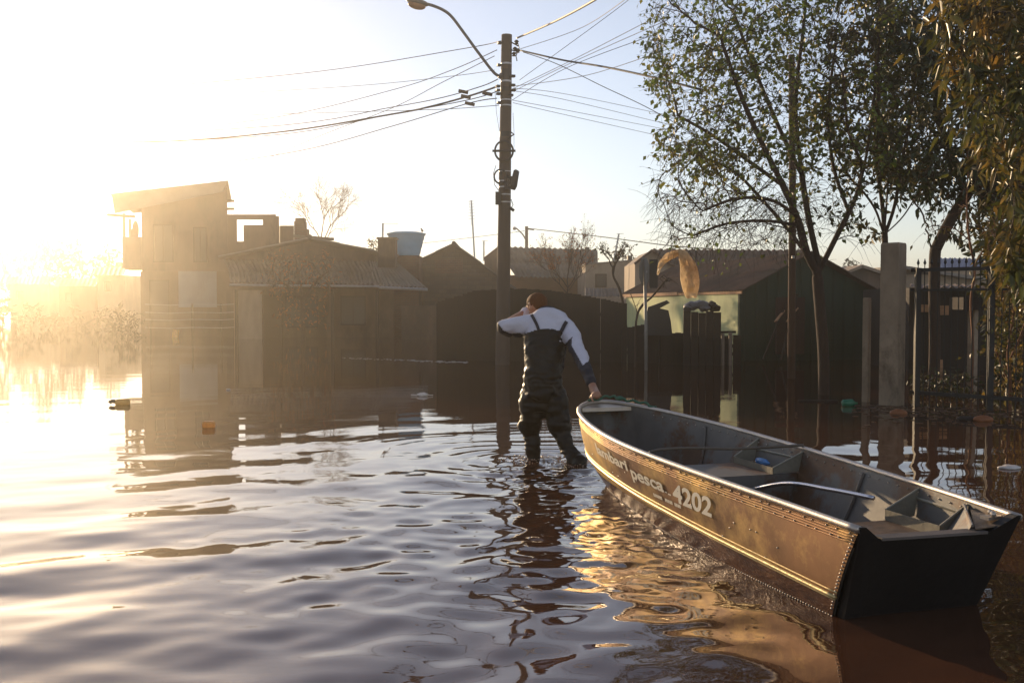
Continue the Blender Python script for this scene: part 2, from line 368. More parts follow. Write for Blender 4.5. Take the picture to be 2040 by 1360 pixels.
b.slab([(X(238, D), D - ov, Z(390, D)), (X(467, D), D - ov, Z(364, D)), (X(467, D), D + 7.5, Z(364, D)), (X(238, D), D + 7.5, Z(390, D))], .10)
b.prism([(X(239, D), Z(393, D)), (X(463, D), Z(368, D)), (X(456, D), Z(386, D)), (X(244, D), Z(428, D))], D - ov + .05, D - ov + .14)
b.beam((X(372, D) - 1.8, D + 2, Z(384, D)), (X(372, D) - 1.8, D + 2, Z(368, D)), .3, .3)
b.build('roof', M['roof_light'], r)
for yy in (398, 414): MB().beam((xR - .3, D + .5, Z(yy, D)), (xR + .32, D + .5, Z(yy, D)), .12, .10).build('roof_beam', M['wood_dark'], r)
MB().beam((X(222, D), D - .3, Z(429, D)), (X(276, D), D - .3, Z(433, D)), .12, .12).build('roof_beam', M['wood_dark'], r)
b = MB(); x0, x1 = X(455, D), X(552, D)
b.b3(x0 + .003, x1, D + .3, D + .5, Z(436, D), Z(426, D)); b.b3(x0 + .003, X(474, D), D + .3, D + .5, Z(505, D), Z(436, D))
b.b3(X(487, D), x1, D + .3, D + .5, Z(480, D), Z(447, D)); b.b3(X(526, D), x1, D + .3, D + .5, Z(447, D), Z(436, D))
b.b3(X(474, D), x1, D + .3, D + .5, Z(520, D), Z(480, D))
b.b3(x1 - .02, x1 + .14, D + .2, D + .6, Z(520, D), Z(430, D))
b.build('terrace_parapet', M['wall_brown'], r)
b = MB(); b.b3(X(553, D) + .16, X(588, D), D + .4, D + 5, ZB, Z(448, D)); b.build('side_wall', M['wall_brown'], r)
opening(r, X(300, D), X(335, D), Z(640, D), Z(560, D), D + .12, M['wood_dark'], M['glass_dark'])
opening(r, X(390, D), X(412, D), Z(520, D), Z(455, D), D, M['wood_dark'], M['glass_dark'], bars=True)
opening(r, X(310, D), X(345, D), Z(520, D), Z(450, D), D, M['wood_dark'], M['glass_dark'], bars=True)
b = MB(); b.tube([at(270, 434, D + .6), at(270, 440, D + .6)], .015, 4)
b.ball(at(270, 458, D + .6), (.16, .12, .42), 10, 8); b.ball(at(268, 466, D + .6), (.2, .14, .3), 8, 6)
b.build('hanging_basket', M['wood_dark'], None, label='dark bulging bundle hanging from the balcony ceiling of the two-storey house', cat='bundle')

def shear(root, k, D0):
    for o in root.children_recursive:
        if o.type == 'MESH' and not o.get('_sh'):
            off = rootloc(o.parent)
            for v in o.data.vertices: v.co.x += k * (v.co.y + off.y - D0) if v.co.y + off.y > D0 else 0
            o['_sh'] = 1
    for o in root.children_recursive:
        if '_sh' in o: del o['_sh']
shear(r, -.29, 45)
# chimney on the terrace side
b = empty('brick_chimney', at(598, 470, 44.4), 'stepped dark brick stack beside the terrace of the two-storey house', 'chimney')
c = MB(); D = 44.4
c.b3(X(587, D), X(608, D), D, D + .5, Z(520, D), Z(441, D)); c.b3(X(608, D) + .003, X(613, D), D, D + .5, Z(520, D), Z(456, D)); c.b3(X(589, D), X(607, D), D + .03, D + .45, Z(441, D) + .002, Z(434, D))
c.build('stack', M['brick'], b)

# awning house
D = 42.0
r = empty('awning_house', (X(615, D), D + 4, ZB), 'low brown house with wide gable and long corrugated awning over its front', 'house')
b = MB(); x0, x1 = X(440, D), X(785, D)
b.prism([(x0, ZB), (x1, ZB), (x1, Z(512, D)), (X(615, D), Z(476, D)), (x0, Z(512, D))], D + 1.5, D + 9)
b.build('wall', M['wall_brown'], r)
b = MB(); e = Z(509, D); a = Z(470, D); xa = X(615, D)
b.corr((X(429, D), D + .9, e), (X(429, D), D + 9.4, e), (xa, D + 9.4, a), (xa, D + .9, a), wl=.2, th=.05, rows=3)
b.corr((X(795, D), D + .9, e + .05), (X(795, D), D + 9.4, e + .05), (xa, D + 9.4, a), (xa, D + .9, a), wl=.2, th=.05, rows=3)
b.build('roof', M['roof_light'], r)
b = MB(); b.tube([(xa, D + .85, a + .02), (xa, D + 9.4, a + .02)], .11, 8)
for k in range(7): b.box((xa + .25 * k - .6, D + 1.1, a + .06 - .02 * k), (.26, .3, .12), m=0)
b.build('ridge_cap', M['roof_grey'], r)
b = MB()
b.corr((X(466, D - .7), D - 1.2, Z(564, D - 1)), (X(762, D - 1), D - 1.2, Z(567, D - 1)), (X(745, D + 1), D + 1.46, Z(519, D + 1)), (X(449, D + 1), D + 1.46, Z(516, D + 1)), wl=.18, rows=2, amp=.03)
b.build('awning', M['roof_grey'], r)
b = MB()
b.corr((X(748, D - 1), D - 1.25, Z(569, D - 1)), (X(851, D - 1), D - 1.25, Z(572, D - 1)), (X(800, D + 1), D + 1.3, Z(522, D + 1)), (X(742, D + 1), D + 1.3, Z(520, D + 1)), wl=.18, rows=1, amp=.03)
b.build('side_awning', M['roof_light'], r, label='paler corrugated side awning')
b = MB(); b.tube([(X(462, D - 1), D - 1.3, Z(568, D - 1)), (X(757, D - 1), D - 1.3, Z(571, D - 1))], .05, 6); b.tube([(X(757, D - 1), D - 1.32, Z(573, D - 1)), (X(853, D - 1), D - 1.32, Z(577, D - 1))], .06, 6)
b.build('gutter', M['steel'], r)
for px in (472, 560, 663, 752, 838):
    MB().b3(X(px, D - 1) - .06, X(px, D - 1) + .06, D - 1.15, D - 1.03, ZB, Z(572, D - 1) - .1).build('awning_post', M['wood_dark'], r)
opening(r, X(528, D + 1.5), X(562, D + 1.5), ZB + .3, Z(590, D + 1.5), D + 1.5, M['wood_dark'], M['wall_dark'], 'door')
opening(r, X(580, D + 1.5), X(640, D + 1.5), Z(650, D + 1.5), Z(592, D + 1.5), D + 1.5, M['wood_dark'], M['glass_dark'], bars=True)
opening(r, X(690, D + 1.5), X(735, D + 1.5), Z(645, D + 1.5), Z(592, D + 1.5), D + 1.5, M['wood_dark'], M['glass_dark'], bars=True)
b = MB(); b.b3(X(466, D - .5), X(522, D - .5), D - .5, D - .4, ZB, Z(578, D - .5)); b.build('front_screen_wall', M['wall_beige'], r)

shear(r, -.13, 42)
b = MB(); b.b3(X(800, 40.5), X(880, 40.5), 40.5, 40.62, ZB, Z(612, 40.5)); b.b3(X(798, 40.5), X(882, 40.5), 40.46, 40.66, Z(612, 40.5), Z(609, 40.5))
b.build('yard_wall', M['wall_brown'], None, label='low dull brown yard wall at the right end of the awning house', cat='wall')
# barbecue chimney
D = 41.2
r = empty('barbecue_chimney', (X(770, D), D + .4, Z(530, D)), 'square plastered chimney with flat cap rising through the corrugated awning beside the blue tank', 'chimney')
MB().b3(X(753, D), X(788, D), D, D + .75, Z(532, D), Z(476, D)).build('shaft', M['wall_brown'], r)
MB().b3(X(751, D), X(790, D), D - .05, D + .8, Z(476, D) + .002, Z(472.5, D)).build('cap', M['concrete'], r)
# tank and its tower
D = 44.0
MB().b3(X(774, D), X(836, D), D, D + 1.4, ZB, Z(509, D)).build('brick_tower', M['brick'], None, label='dark square brick tower carrying the blue water tank', cat='tower')
r = empty('water_tank', (X(805, D), D + .7, Z(508, D)), 'round light blue plastic water tank with flared rim on a brick tower', 'water tank')
cx = X(806, D); z0 = Z(508, D); z1 = Z(466, D); b = MB()
rb, rt = (X(832, D) - X(779, D)) / 2, (X(843, D) - X(768, D)) / 2
prof = []
for k in range(13):
    t = k / 12; rr_ = rb + (rt - rb) * t + (.015 if k % 4 == 2 else 0); prof.append((rr_, z0 + (z1 - z0) * t))
pts = [(cx, D + .8, z) for _, z in prof]; b.tube(pts, [q[0] for q in prof], 40)
b.build('tank_body', M['tank'], r, smooth=True, auto=40)
b = MB(); b.tube([(cx, D + .8, z1 + .002), (cx, D + .8, z1 + .07), (cx, D + .8, z1 + .09), (cx, D + .8, z1 + .14)], [rt + .04, rt + .05, rt - .05, rt * .7], 40); b.build('lid', M['tank'], r, smooth=True, auto=30)

def bird(px, py, D, label):
    c = at(px, py, D); b = MB(); b.ball(c, (.05, .12, .06), 8, 6); b.ball(c + Vector((-.03, -.08, .07)), .04, 8, 6)
    b.beam(c + Vector((.02, .1, 0)), c + Vector((.05, .24, .02)), .04, .015); b.beam(c + Vector((-.04, -.11, .07)), c + Vector((-.06, -.16, .065)), .012, .012)
    b.beam(c - Vector((.01, 0, .05)), c - Vector((.01, 0, .11)), .01, .01); b.beam(c - Vector((-.02, 0, .05)), c - Vector((-.02, 0, .11)), .01, .01)
    b.build('bird', M['black'], None, smooth=True, label=label, cat='bird')
bird(841, 459.5, 44.6, 'small dark bird perched on the rim of the blue water tank')

# gable brick house
D = 47.0
r = empty('gable_house', (X(915, D), D + 3, ZB), 'narrow gabled house of bare blocks between the blue tank and the utility pole', 'house')
b = MB(); b.prism([(X(838, D), ZB), (X(1050, D), ZB), (X(1050, D), Z(592, D)), (X(905, D), Z(488, D)), (X(838, D), Z(522, D))], D, D + 8); b.build('wall', M['block'], r)
b = MB(); b.b3(X(866, D), X(922, D), D - .03, D - .003, Z(545, D), Z(516, D)); b.build('brick_patch', M['brick'], r, label='patch of bare red brick')
b = MB(); e0 = (X(833, D), Z(520, D)); ap = (X(905, D), Z(485, D)); e1 = (X(1062, D), Z(600, D))
b.corr((e0[0], D - .3, e0[1]), (e0[0], D + 8.3, e0[1]), (ap[0], D + 8.3, ap[1]), (ap[0], D - .3, ap[1]), th=.06, rows=2)
b.corr((e1[0], D - .3, e1[1]), (e1[0], D + 8.3, e1[1]), (ap[0], D + 8.3, ap[1]), (ap[0], D - .3, ap[1]), th=.06, rows=3)
b.build('roof', M['roof_grey'], r)
MB().tube([(ap[0], D - .35, ap[1]), (ap[0], D + 8.3, ap[1])], .1, 8).build('ridge_cap', M['roof_grey'], r)
MB().b3(X(880, D), X(925, D), D - .03, D - .003, ZB, Z(620, D)).build('door', M['wood_dark'], r)

# tile house behind the pole
D = 56.0
r = empty('corrugated_roof_house', (X(1085, D), D + 4, ZB), 'house with broad grey corrugated roof and small gable behind the utility pole', 'house')
MB().b3(X(985, D), X(1188, D), D + 1, D + 8, ZB, Z(548, D + 1)).build('wall', mat('ochre_render', (.22, .10, .04), var=.3, scale=1), r)
b = MB(); b.corr((X(1028, D), D, Z(553, D)), (X(1192, D), D, Z(556, D)), (X(1190, D + 4.5), D + 4.5, Z(497, D + 4.5)), (X(990, D + 4.5), D + 4.5, Z(491, D + 4.5)), wl=.26, amp=.045, rows=4, step=.05); b.build('roof', M['roof_grey'], r)
b = MB(); b.slab([(X(962, D), D + 1, Z(512, D)), (X(990, D), D + 1, Z(490, D)), (X(990, D), D + 8, Z(490, D)), (X(962, D), D + 8, Z(512, D))], .1)
b.build('gable_roof', M['roof_red'], r)
b = MB(); b.prism([(X(964, D), ZB), (X(1000, D), ZB), (X(1000, D), Z(500, D)), (X(989, D), Z(494, D)), (X(964, D), Z(514, D))], D + 1.1, D + 7); b.build('gable_wall', M['wall_brown'], r)
MB().b3(X(1176, D), X(1185, D), D + 4, D + 4.4, Z(500, D), Z(484, D)).build('vent_stack', M['black'], r)
# beige house
D = 50.0
r = empty('beige_house', (X(1220, D), D + 3, ZB), 'flat-topped beige rendered house catching the sun behind the small bare bush', 'house')
b = MB(); b.prism([(X(1166, D), ZB), (X(1268, D), ZB), (X(1268, D), Z(518, D)), (X(1166, D), Z(526, D))], D, D + 6); b.build('wall', M['wall_beige'], r)
b = MB(); b.slab([(X(1164, D), D - .1, Z(525, D)), (X(1270, D), D - .1, Z(516.5, D)), (X(1270, D), D + 6, Z(516.5, D)), (X(1164, D), D + 6, Z(525, D))], .06); b.build('coping', M['roof_light'], r)
MB().b3(X(1255, D), X(1264, D), D + 1, D + 1.4, Z(518, D), Z(507, D)).build('vent_stack', M['black'], r)
b = MB(); b.corr((X(1165, 46), 46, Z(590, 46)), (X(1240, 46), 46, Z(590, 46)), (X(1240, 48), 48, Z(574, 48)), (X(1165, 48), 48, Z(574, 48)), rows=1); b.build('lean_to_roof', M['roof_grey'], r)
opening(r, X(1188, D), X(1206, D), Z(570, D), Z(548, D), D, M['wood_dark'], M['glass_dark'])
# brown roofed house behind the green one
D = 38.0
r = empty('brown_roof_house', (X(1410, D), D + 4, ZB), 'house with long brown tiled roof and small lit gable behind the hanging plastic', 'house')
b = MB(); b.prism([(X(1266, D), ZB), (X(1345, D), ZB), (X(1345, D), Z(530, D)), (X(1298, D), Z(499, D)), (X(1266, D), Z(524, D))], D + .2, D + 3.8); b.build('gable_wall', M['wall_beige'], r)
b = MB(); b.slab([(X(1262, D), D, Z(524, D)), (X(1298, D), D, Z(496, D)), (X(1298, D + 4), D + 4, Z(497, D + 4)), (X(1262, D + 4), D + 4, Z(524, D + 4))], .09); b.slab([(X(1350, D), D, Z(533, D)), (X(1298, D), D, Z(496, D)), (X(1298, D + 4), D + 4, Z(497, D + 4)), (X(1350, D + 4), D + 4, Z(533, D + 4))], .09); b.build('gable_roof', M['roof_red'], r)
b = MB(); b.corr((X(1300, D), D + .9, Z(560, D)), (X(1600, D), D + .9, Z(560, D)), (X(1600, D + 4), D + 4, Z(498, D + 4)), (X(1300, D + 4), D + 4, Z(496, D + 4)), wl=.24, amp=.04, rows=5, step=.04); b.build('roof', M['roof_red'], r)
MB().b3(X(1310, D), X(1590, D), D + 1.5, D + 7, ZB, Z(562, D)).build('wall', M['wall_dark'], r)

# green house
Cn = Vector((X(1473, 25), 25, 0)); du = Vector((-.18, .984, 0)); dv = Vector((.984, .18, 0))
r = empty('green_house', Cn + du * 3 + dv * 2 + Vector((0, 0, ZB)), 'small green board house with a sunlit pale green side wall and brown pitched roof', 'house')
ze, zr_ = Z(577, 25), Z(503, 25.5); wv = 3.62
def gh(u, v, z): p = Cn + du * u + dv * v; return Vector((p.x, p.y, z))
b = MB(); pr = [(0, ZB), (wv, ZB), (wv, ze), (wv / 2, zr_ - .07), (0, ze)]
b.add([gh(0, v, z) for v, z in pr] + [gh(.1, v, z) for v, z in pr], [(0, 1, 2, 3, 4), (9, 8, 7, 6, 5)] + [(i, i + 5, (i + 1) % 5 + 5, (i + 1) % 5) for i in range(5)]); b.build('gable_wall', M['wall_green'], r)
b = MB()
for k in range(13):
    v = .15 + k * .3; top = ze + (zr_ - .07 - ze) * (1 - abs(v - wv / 2) / (wv / 2)); p0 = gh(-.012, v, ZB); b.beam(p0, gh(-.012, v, top - .03), .04, .022)
b.build('batten', M['wall_green'], r)
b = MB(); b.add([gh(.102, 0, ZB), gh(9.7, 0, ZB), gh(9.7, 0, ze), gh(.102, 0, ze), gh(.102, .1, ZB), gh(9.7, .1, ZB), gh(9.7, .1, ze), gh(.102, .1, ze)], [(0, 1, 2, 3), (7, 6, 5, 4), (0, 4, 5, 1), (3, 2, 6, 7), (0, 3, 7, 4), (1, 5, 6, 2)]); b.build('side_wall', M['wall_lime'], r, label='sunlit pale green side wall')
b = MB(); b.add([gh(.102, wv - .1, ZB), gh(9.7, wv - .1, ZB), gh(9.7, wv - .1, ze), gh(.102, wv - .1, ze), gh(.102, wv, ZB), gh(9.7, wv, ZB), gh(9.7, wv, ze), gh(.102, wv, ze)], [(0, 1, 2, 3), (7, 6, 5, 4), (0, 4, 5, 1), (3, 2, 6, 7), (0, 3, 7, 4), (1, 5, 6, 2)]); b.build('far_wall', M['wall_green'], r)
b = MB(); oh = .28; sl_ = (zr_ - ze) / (wv / 2)
ol_ = .05
b.corr(gh(-.3, -ol_, ze - ol_ * sl_), gh(10.1, -ol_, ze - ol_ * sl_), gh(10.1, wv / 2, zr_), gh(-.3, wv / 2, zr_), wl=.17, amp=.022, rows=2, th=.015)
b.corr(gh(-.3, wv + oh, ze - oh * sl_), gh(10.1, wv + oh, ze - oh * sl_), gh(10.1, wv / 2, zr_), gh(-.3, wv / 2, zr_), wl=.17, amp=.022, rows=2, th=.015)
b.build('roof', M['roof_red'], r)
b = MB(); b.beam(gh(-.2, -.022, ze - .06), gh(4.6, -.03, ze - .05), .02, .09); b.beam(gh(4.4, -.05, ze - .05), gh(10, -.05, ze - .06), .02, .10)
b.build('fascia_board', M['wood'], r)
b = MB(); 
for u, w in ((1.5, .7), (4.4, .7)): b.add([gh(u, -.02, ze - .95), gh(u + w, -.02, ze - .95), gh(u + w, -.02, ze - .3), gh(u, -.02, ze - .3)], [(0, 1, 2, 3)])
b.build('shutter', M['wood'], r) if False else None

# right hand far houses
D = 36.0
r = empty('pale_gable_house', (X(1715, D), D + 3, ZB), 'small house with pale sunlit verge boards seen between tree trunk and concrete post', 'house')
b = MB(); b.prism([(X(1680, D), ZB), (X(1775, D), ZB), (X(1775, D), Z(548, D)), (X(1717, D), Z(534, D)), (X(1680, D), Z(550, D))], D + .3, D + 6); b.build('wall', M['wall_brown'], r)
b = MB(); b.slab([(X(1671, D), D, Z(546, D)), (X(1718, D), D, Z(527, D)), (X(1718, D), D + 6, Z(527, D)), (X(1671, D), D + 6, Z(546, D))], .1); b.slab([(X(1785, D), D, Z(549, D)), (X(1718, D), D, Z(527, D)), (X(1718, D), D + 6, Z(527, D)), (X(1785, D), D + 6, Z(549, D))], .1); b.build('roof', M['wall_beige'], r)
r = empty('long_pale_house', (X(1880, 40), 44, ZB), 'long low pale house behind the spiked iron fence', 'house')
MB().b3(X(1800, 40), X(2060, 40), 40.5, 46, ZB, Z(546, 40)).build('wall', M['wall_beige'], r)
b = MB(); b.slab([(X(1795, 40), 40, Z(528, 40)), (X(1960, 40), 40, Z(553, 40)), (X(1960, 40), 46, Z(553, 40)), (X(1795, 40), 46, Z(528, 40))], .12); b.build('roof', M['roof_light'], r)
r = empty('blue_roof_shed', (X(1950, 60), 64, ZB), 'distant shed with dull blue sheet roof above the spiked fence', 'shed')
b = MB(); b.corr((X(1860, 60), 60, Z(535, 60)), (X(2080, 60), 60, Z(535, 60)), (X(2080, 63), 63, Z(516, 63)), (X(1870, 63), 63, Z(514, 63)), wl=.3, amp=.04); b.build('roof', mat('blue_sheet', (.10, .14, .26), var=.2, scale=1), r)
MB().b3(X(1865, 60), X(2075, 60), 60.4, 64, ZB, Z(534, 60)).build('wall', M['wall_beige'], r)
D = 21.0
r = empty('dark_shack', (X(1900, D), D + 2, ZB), 'dark low shack with patched board walls behind the iron fence', 'shed')
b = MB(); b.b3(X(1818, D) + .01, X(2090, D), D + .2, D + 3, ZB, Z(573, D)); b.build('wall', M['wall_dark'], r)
b = MB(); b.corr((X(1812, D), D - .3, Z(573, D)), (X(2100, D), D - .3, Z(573, D)), (X(2100, D + 3.2), D + 3.2, Z(567, D + 3.2)), (X(1812, D + 3.2), D + 3.2, Z(567, D + 3.2)), rows=1); b.build('roof', M['roof_red'], r)
for px, py, w, h in ((1848, 614, .36, .16), (1880, 618, .2, .2), (1826, 722, .1, .18), (1868, 735, .2, .4)):
    MB().box(at(px, py, D + .1), (w, .04, h)).build('patch_board', M['wood'], r)

MB().b3(X(1700, 27), X(1812, 27), 27, 29, ZB, Z(574, 27)).build('dark_filler_wall', M['wall_dark'], None, label='added dark filler wall between the green house and the dark shack', cat='wall')  # made up to keep the gap behind the posts dark
# far left houses
for i, (a0, a1, py, D, mt, lb) in enumerate(((196, 250, 548, 62, 'wall_beige', 'far pale house with light sheet roof left of the two-storey house'), (118, 192, 570, 66, 'wall_brown', 'far low brown house among hazy trees'), (20, 100, 566, 72, 'wall_beige', 'far low house at the edge of the sun glare'))):
    r = empty('far_house', (X((a0 + a1) / 2, D), D + 4, ZB), lb, 'house', 'hazy houses on the far bank')
    MB().b3(X(a0, D), X(a1, D), D, D + 8, ZB, Z(py, D)).build('wall', M[mt], r)
    b = MB(); b.corr((X(a0 - 4, D), D - .5, Z(py, D)), (X(a1 + 4, D), D - .5, Z(py, D)), (X(a1 + 4, D + 4), D + 4, Z(py - 16, D + 4)), (X(a0 - 4, D + 4), D + 4, Z(py - 16, D + 4)), wl=.3); b.build('roof', M['roof_light'], r)
    opening(r, X(a0 + 15, D), X(a0 + 24, D), Z(py + 30, D), Z(py + 15, D), D, M['wood_dark'], M['glass_dark'])
MB().b3(X(1640, 30), X(1662, 30), 60, 64, ZB, ZB + .1) 

# ------------------------------------------------------------------ fences, posts
def board_fence(name, p0, p1, tops, mt, label, seed, cat='fence', bw=.125, gap=.005, rails=True):
    r = empty(name, Vector((p0[0], p0[1], ZB)), label, cat); rr_ = random.Random(seed)
    p0, p1 = Vector((*p0, 0)), Vector((*p1, 0)); L_ = (p1 - p0).length; d = (p1 - p0) / L_; nrm = Vector((d.y, -d.x, 0))
    b = MB(); x = 0
    while x < L_ - bw * .5:
        t = x / L_; j = t * (len(tops) - 1); i = min(int(j), len(tops) - 2); top = tops[i] + (tops[i + 1] - tops[i]) * (j - i) + rr_.uniform(-.014, .010)
        w = bw * rr_.uniform(.8, 1.15); c = p0 + d * (x + w / 2) + nrm * rr_.uniform(-.008, .008)
        b.box((c.x, c.y, (ZB + top) / 2), (w, .022, top - ZB), rz=math.atan2(d.y, d.x), ry=rr_.uniform(-.008, .008))
        x += w - .012 + (.022 if rr_.random() < .05 else 0)
    b.build('board_panel', mt, r)
    if rails:
        for zz in (.25, min(tops) - .25): MB().beam(p0 - nrm * .04 + Vector((0, 0, zz)), p1 - nrm * .04 + Vector((0, 0, zz)), .035, .08).build('rail', mt, r)
        k = max(2, int(L_ / 2.2))
        for i in range(k + 1):
            q = p0 + d * (L_ * i / k) - nrm * .1
            MB().b3(q.x - .045, q.x + .045, q.y - .045, q.y + .045, ZB, tops[0] - .05).build('fence_post', mt, r)
    return r
D = 24.6
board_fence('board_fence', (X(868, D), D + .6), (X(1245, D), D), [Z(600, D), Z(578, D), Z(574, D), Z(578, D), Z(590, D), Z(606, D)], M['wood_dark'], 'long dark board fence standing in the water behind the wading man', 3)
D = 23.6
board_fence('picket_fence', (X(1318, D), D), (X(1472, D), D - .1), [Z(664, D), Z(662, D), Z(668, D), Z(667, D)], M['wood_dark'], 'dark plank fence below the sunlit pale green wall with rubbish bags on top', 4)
board_fence('patched_fence', (X(1240, 24.3), 24.3), (X(1322, 24.3), 23.9), [Z(655, D), Z(648, D), Z(645, D), Z(662, D)], M['wood_dark'], 'ragged low fence between the long board fence and the plank fence', 9)
b = MB()
for x0_, x1_, y_ in ((1340, 1415, 668), (1400, 1465, 662)): b.beam(at(x0_, y_, 23.4), at(x1_, y_ - 1, 23.4), .12, .05)
b.build('top_plank', M['wood_dark'], None, label='dark plank laid along the top of the plank fence', cat='plank')
for i, (px, py, lb) in enumerate(((1441, 664, 'light grey wooden post in the gap of the plank fence, left one of two'), (1456, 662, 'light grey wooden post in the gap of the plank fence, right one of two'))):
    MB().b3(X(px - 3, 23.2), X(px + 3, 23.2), 23.2, 23.28, ZB, Z(py, 23.2)).build('fence_stake', mat('grey_wood', (.2, .15, .11), var=.3, scale=4), None, label=lb, cat='post')
# rubbish bags on the fence
def lump(name, c, r, m, label, cat, seed, k=1.0, group=None):
    b = MB(); b.ball(c, r, 26, 16); rr_ = Vector((seed * 3.1, 0, 0)); out = []
    for v in b.v:
        v = Vector(v); d = v - Vector(c); nn = noise.fractal(v * (2.2 / max(r)) * .5 + rr_, 1, 2, 4); n2 = noise.noise(v * (6 / max(r)) * .5 + rr_)
        out.append(tuple(Vector(c) + d * (1 + .28 * k * nn + .10 * k * abs(n2))))
    b.v = out; return b.build(name, m, None, smooth=True, label=label, cat=cat, group=group)
def bag(parts, m, label, seed):
    b = MB()
    for (px, py, d, rx, rz_) in parts: b.ball(at(px, py, d), (rx, .16, rz_), 22, 14)
    out = []
    for v in b.v:
        v = Vector(v); n1_ = noise.noise(v * 6 + Vector((seed, 0, 0))); n2_ = abs(noise.noise(v * 14)); out.append(tuple(v + Vector((.05 * n1_, .04 * n2_, .05 * noise.noise(v * 7 + Vector((0, seed, 9))) - .03 * n2_))))
    b.v = out; return b.build('rubbish_bag', m, None, smooth=True, label=label, cat='rubbish bag')
bag([(1378, 609, 23.3, .20, .10), (1396, 606, 23.35, .18, .12), (1404, 613, 23.25, .14, .07), (1372, 613, 23.2, .11, .06)], M['bag_grey'], 'slumped grey rubbish bag on the plank fence, larger than the brown one', 3)
bag([(1419, 608, 23.35, .12, .11), (1427, 613, 23.3, .09, .07)], M['wood_dark'], 'small brown bag at the right end of the pile on the plank fence', 8)
b = MB()
for k_ in range(5): b.b3(X(1360 + k_ * 15, 23.3), X(1374 + k_ * 15, 23.3), 23.15, 23.2 + .01 * k_, ZB, Z(619 + (k_ * 37 % 5), 23.3))
b.build('raised_board_panel', M['wood_dark'], None, label='raised dark board panel in the plank fence that carries the rubbish bags', cat='fence panel')
# sticks leaning on fence
for i, (a, c2, w, lb) in enumerate(((((1238, 640)), (1335, 480 + 80), .13, 'x'),)): pass
# ragged sheet on the low fence
b = MB(); b.slab([at(x_, y_, 23.6) for x_, y_ in ((1282, 668), (1290, 612), (1328, 598), (1334, 603), (1314, 614), (1331, 618), (1336, 640), (1339, 668))], .04)
b.build('torn_sheet', M['black'], None, label='torn dark sheet with a jagged top standing against the ragged low fence', cat='sheet')

# concrete posts
def cpost(pxc, w, ytop, ywl, label, rot=.75, chamfer=True, m='concrete', group=None):
    D = (onz(pxc, ywl)).y; x = onz(pxc, ywl).x; zt = Z(ytop, D) if False else at(pxc, ytop, D).z
    s_ = w * D / F / (abs(math.cos(rot)) + abs(math.sin(rot))); b = MB(); R = Matrix.Rotation(rot, 3, 'Z'); vs = []
    hs = [ZB, 0, zt * .33, zt * .66, zt - .03, zt]
    for k, z in enumerate(hs):
        q = s_ / 2 * (1 if k < 5 else .93)
        for i, j in ((-1, -1), (1, -1), (1, 1), (-1, 1)):
            v = R @ Vector((i * q, j * q, 0)); vs.append((x + v.x + .012 * noise.noise((k, pxc, 0)), D + v.y, z))
    n = len(hs); fs = [(k * 4 + i, k * 4 + (i + 1) % 4, k * 4 + 4 + (i + 1) % 4, k * 4 + 4 + i) for k in range(n - 1) for i in range(4)] + [(0, 3, 2, 1), (n * 4 - 4, n * 4 - 3, n * 4 - 2, n * 4 - 1)]
    b.add(vs, fs); o = b.build('concrete_post', M[m], None, label=label, cat='post', group=group)
    md = o.modifiers.new('bevel', 'BEVEL'); md.width = .008; md.segments = 2
    return D, x, zt
cpost(1776, 53, 484, 806, 'thick pale square concrete gatepost, tallest beside the iron fence', rot=.82)
cpost(1725, 18, 593, 800, 'slim short concrete post just left of the thick gatepost', rot=.8)
Dp, xp, zp = cpost(1936, 20, 617, 784, 'slim concrete post with dark slab cap behind the iron fence', rot=.6)
MB().b3(X(1905, Dp), X(1953, Dp), Dp - .25, Dp + .25, zp + .003, Z(592, Dp)).build('slab_cap', M['wood_dark'], None, label='dark flat slab resting on the slim concrete post behind the fence', cat='slab')

# iron fence with spear heads
r = empty('iron_fence', (X(1900, 14.4), 14.4, ZB), 'black iron railing fence with spearhead tips right of the thick gatepost', 'fence')
fa, fb = onz(1812, 806), onz(2100, 828); fa.z = fb.z = 0
ft = at(1812, 537, fa.y).z - .01; Lf = (fb - fa).length; fd = (fb - fa) / Lf
for zz, h in ((ft, .05), (.18, .05), (ft - .28, .03)): MB().beam(fa + Vector((0, 0, zz)), fb + Vector((0, 0, zz)), .03, h).build('rail', M['iron'], r)
b = MB(); k = int(Lf / .092)
for i in range(1, k):
    q = fa + fd * (Lf * i / k); b.tube([q + Vector((0, 0, -.4)), q + Vector((0, 0, ft + .07))], .0075, 5)
    h = q + Vector((0, 0, ft + .07)); b.tube([h, h + Vector((0, 0, .025)), h + Vector((0, 0, .09))], [.008, .022, .002], 5)
b.build('spear_bar', M['iron'], r)
for px in (1812, 1906, 2005, 2090):
    t = min(1, max(0, (X(px, 14.2) - fa.x) / (fb.x - fa.x))); q = fa + fd * (Lf * t); MB().b3(q.x - .035, q.x + .035, q.y - .035, q.y + .035, ZB, ft + .03).build('fence_post', M['iron'], r)

# low wire fence by left house
D = 43.5
r = empty('wire_fence', (X(380, D), D, ZB), 'low wire fence with thin posts in front of the two-storey house', 'fence')
for px in (300, 383, 440, 476):
    MB().tube([(X(px, D), D, ZB), (X(px, D), D, Z(604, D))], .05, 6).build('fence_post', M['wood_dark'], r)
b = MB()
for yy in (606, 622, 636, 652): b.tube([(X(290, D), D - .06, Z(yy, D)), (X(340, D), D - .06, Z(yy + 2, D)), (X(383, D), D - .06, Z(yy, D)), (X(440, D), D - .06, Z(yy + 1, D)), (X(478, D), D - .06, Z(yy - 1, D))], .012, 4)
b.build('wire_strand', M['steel'], r)

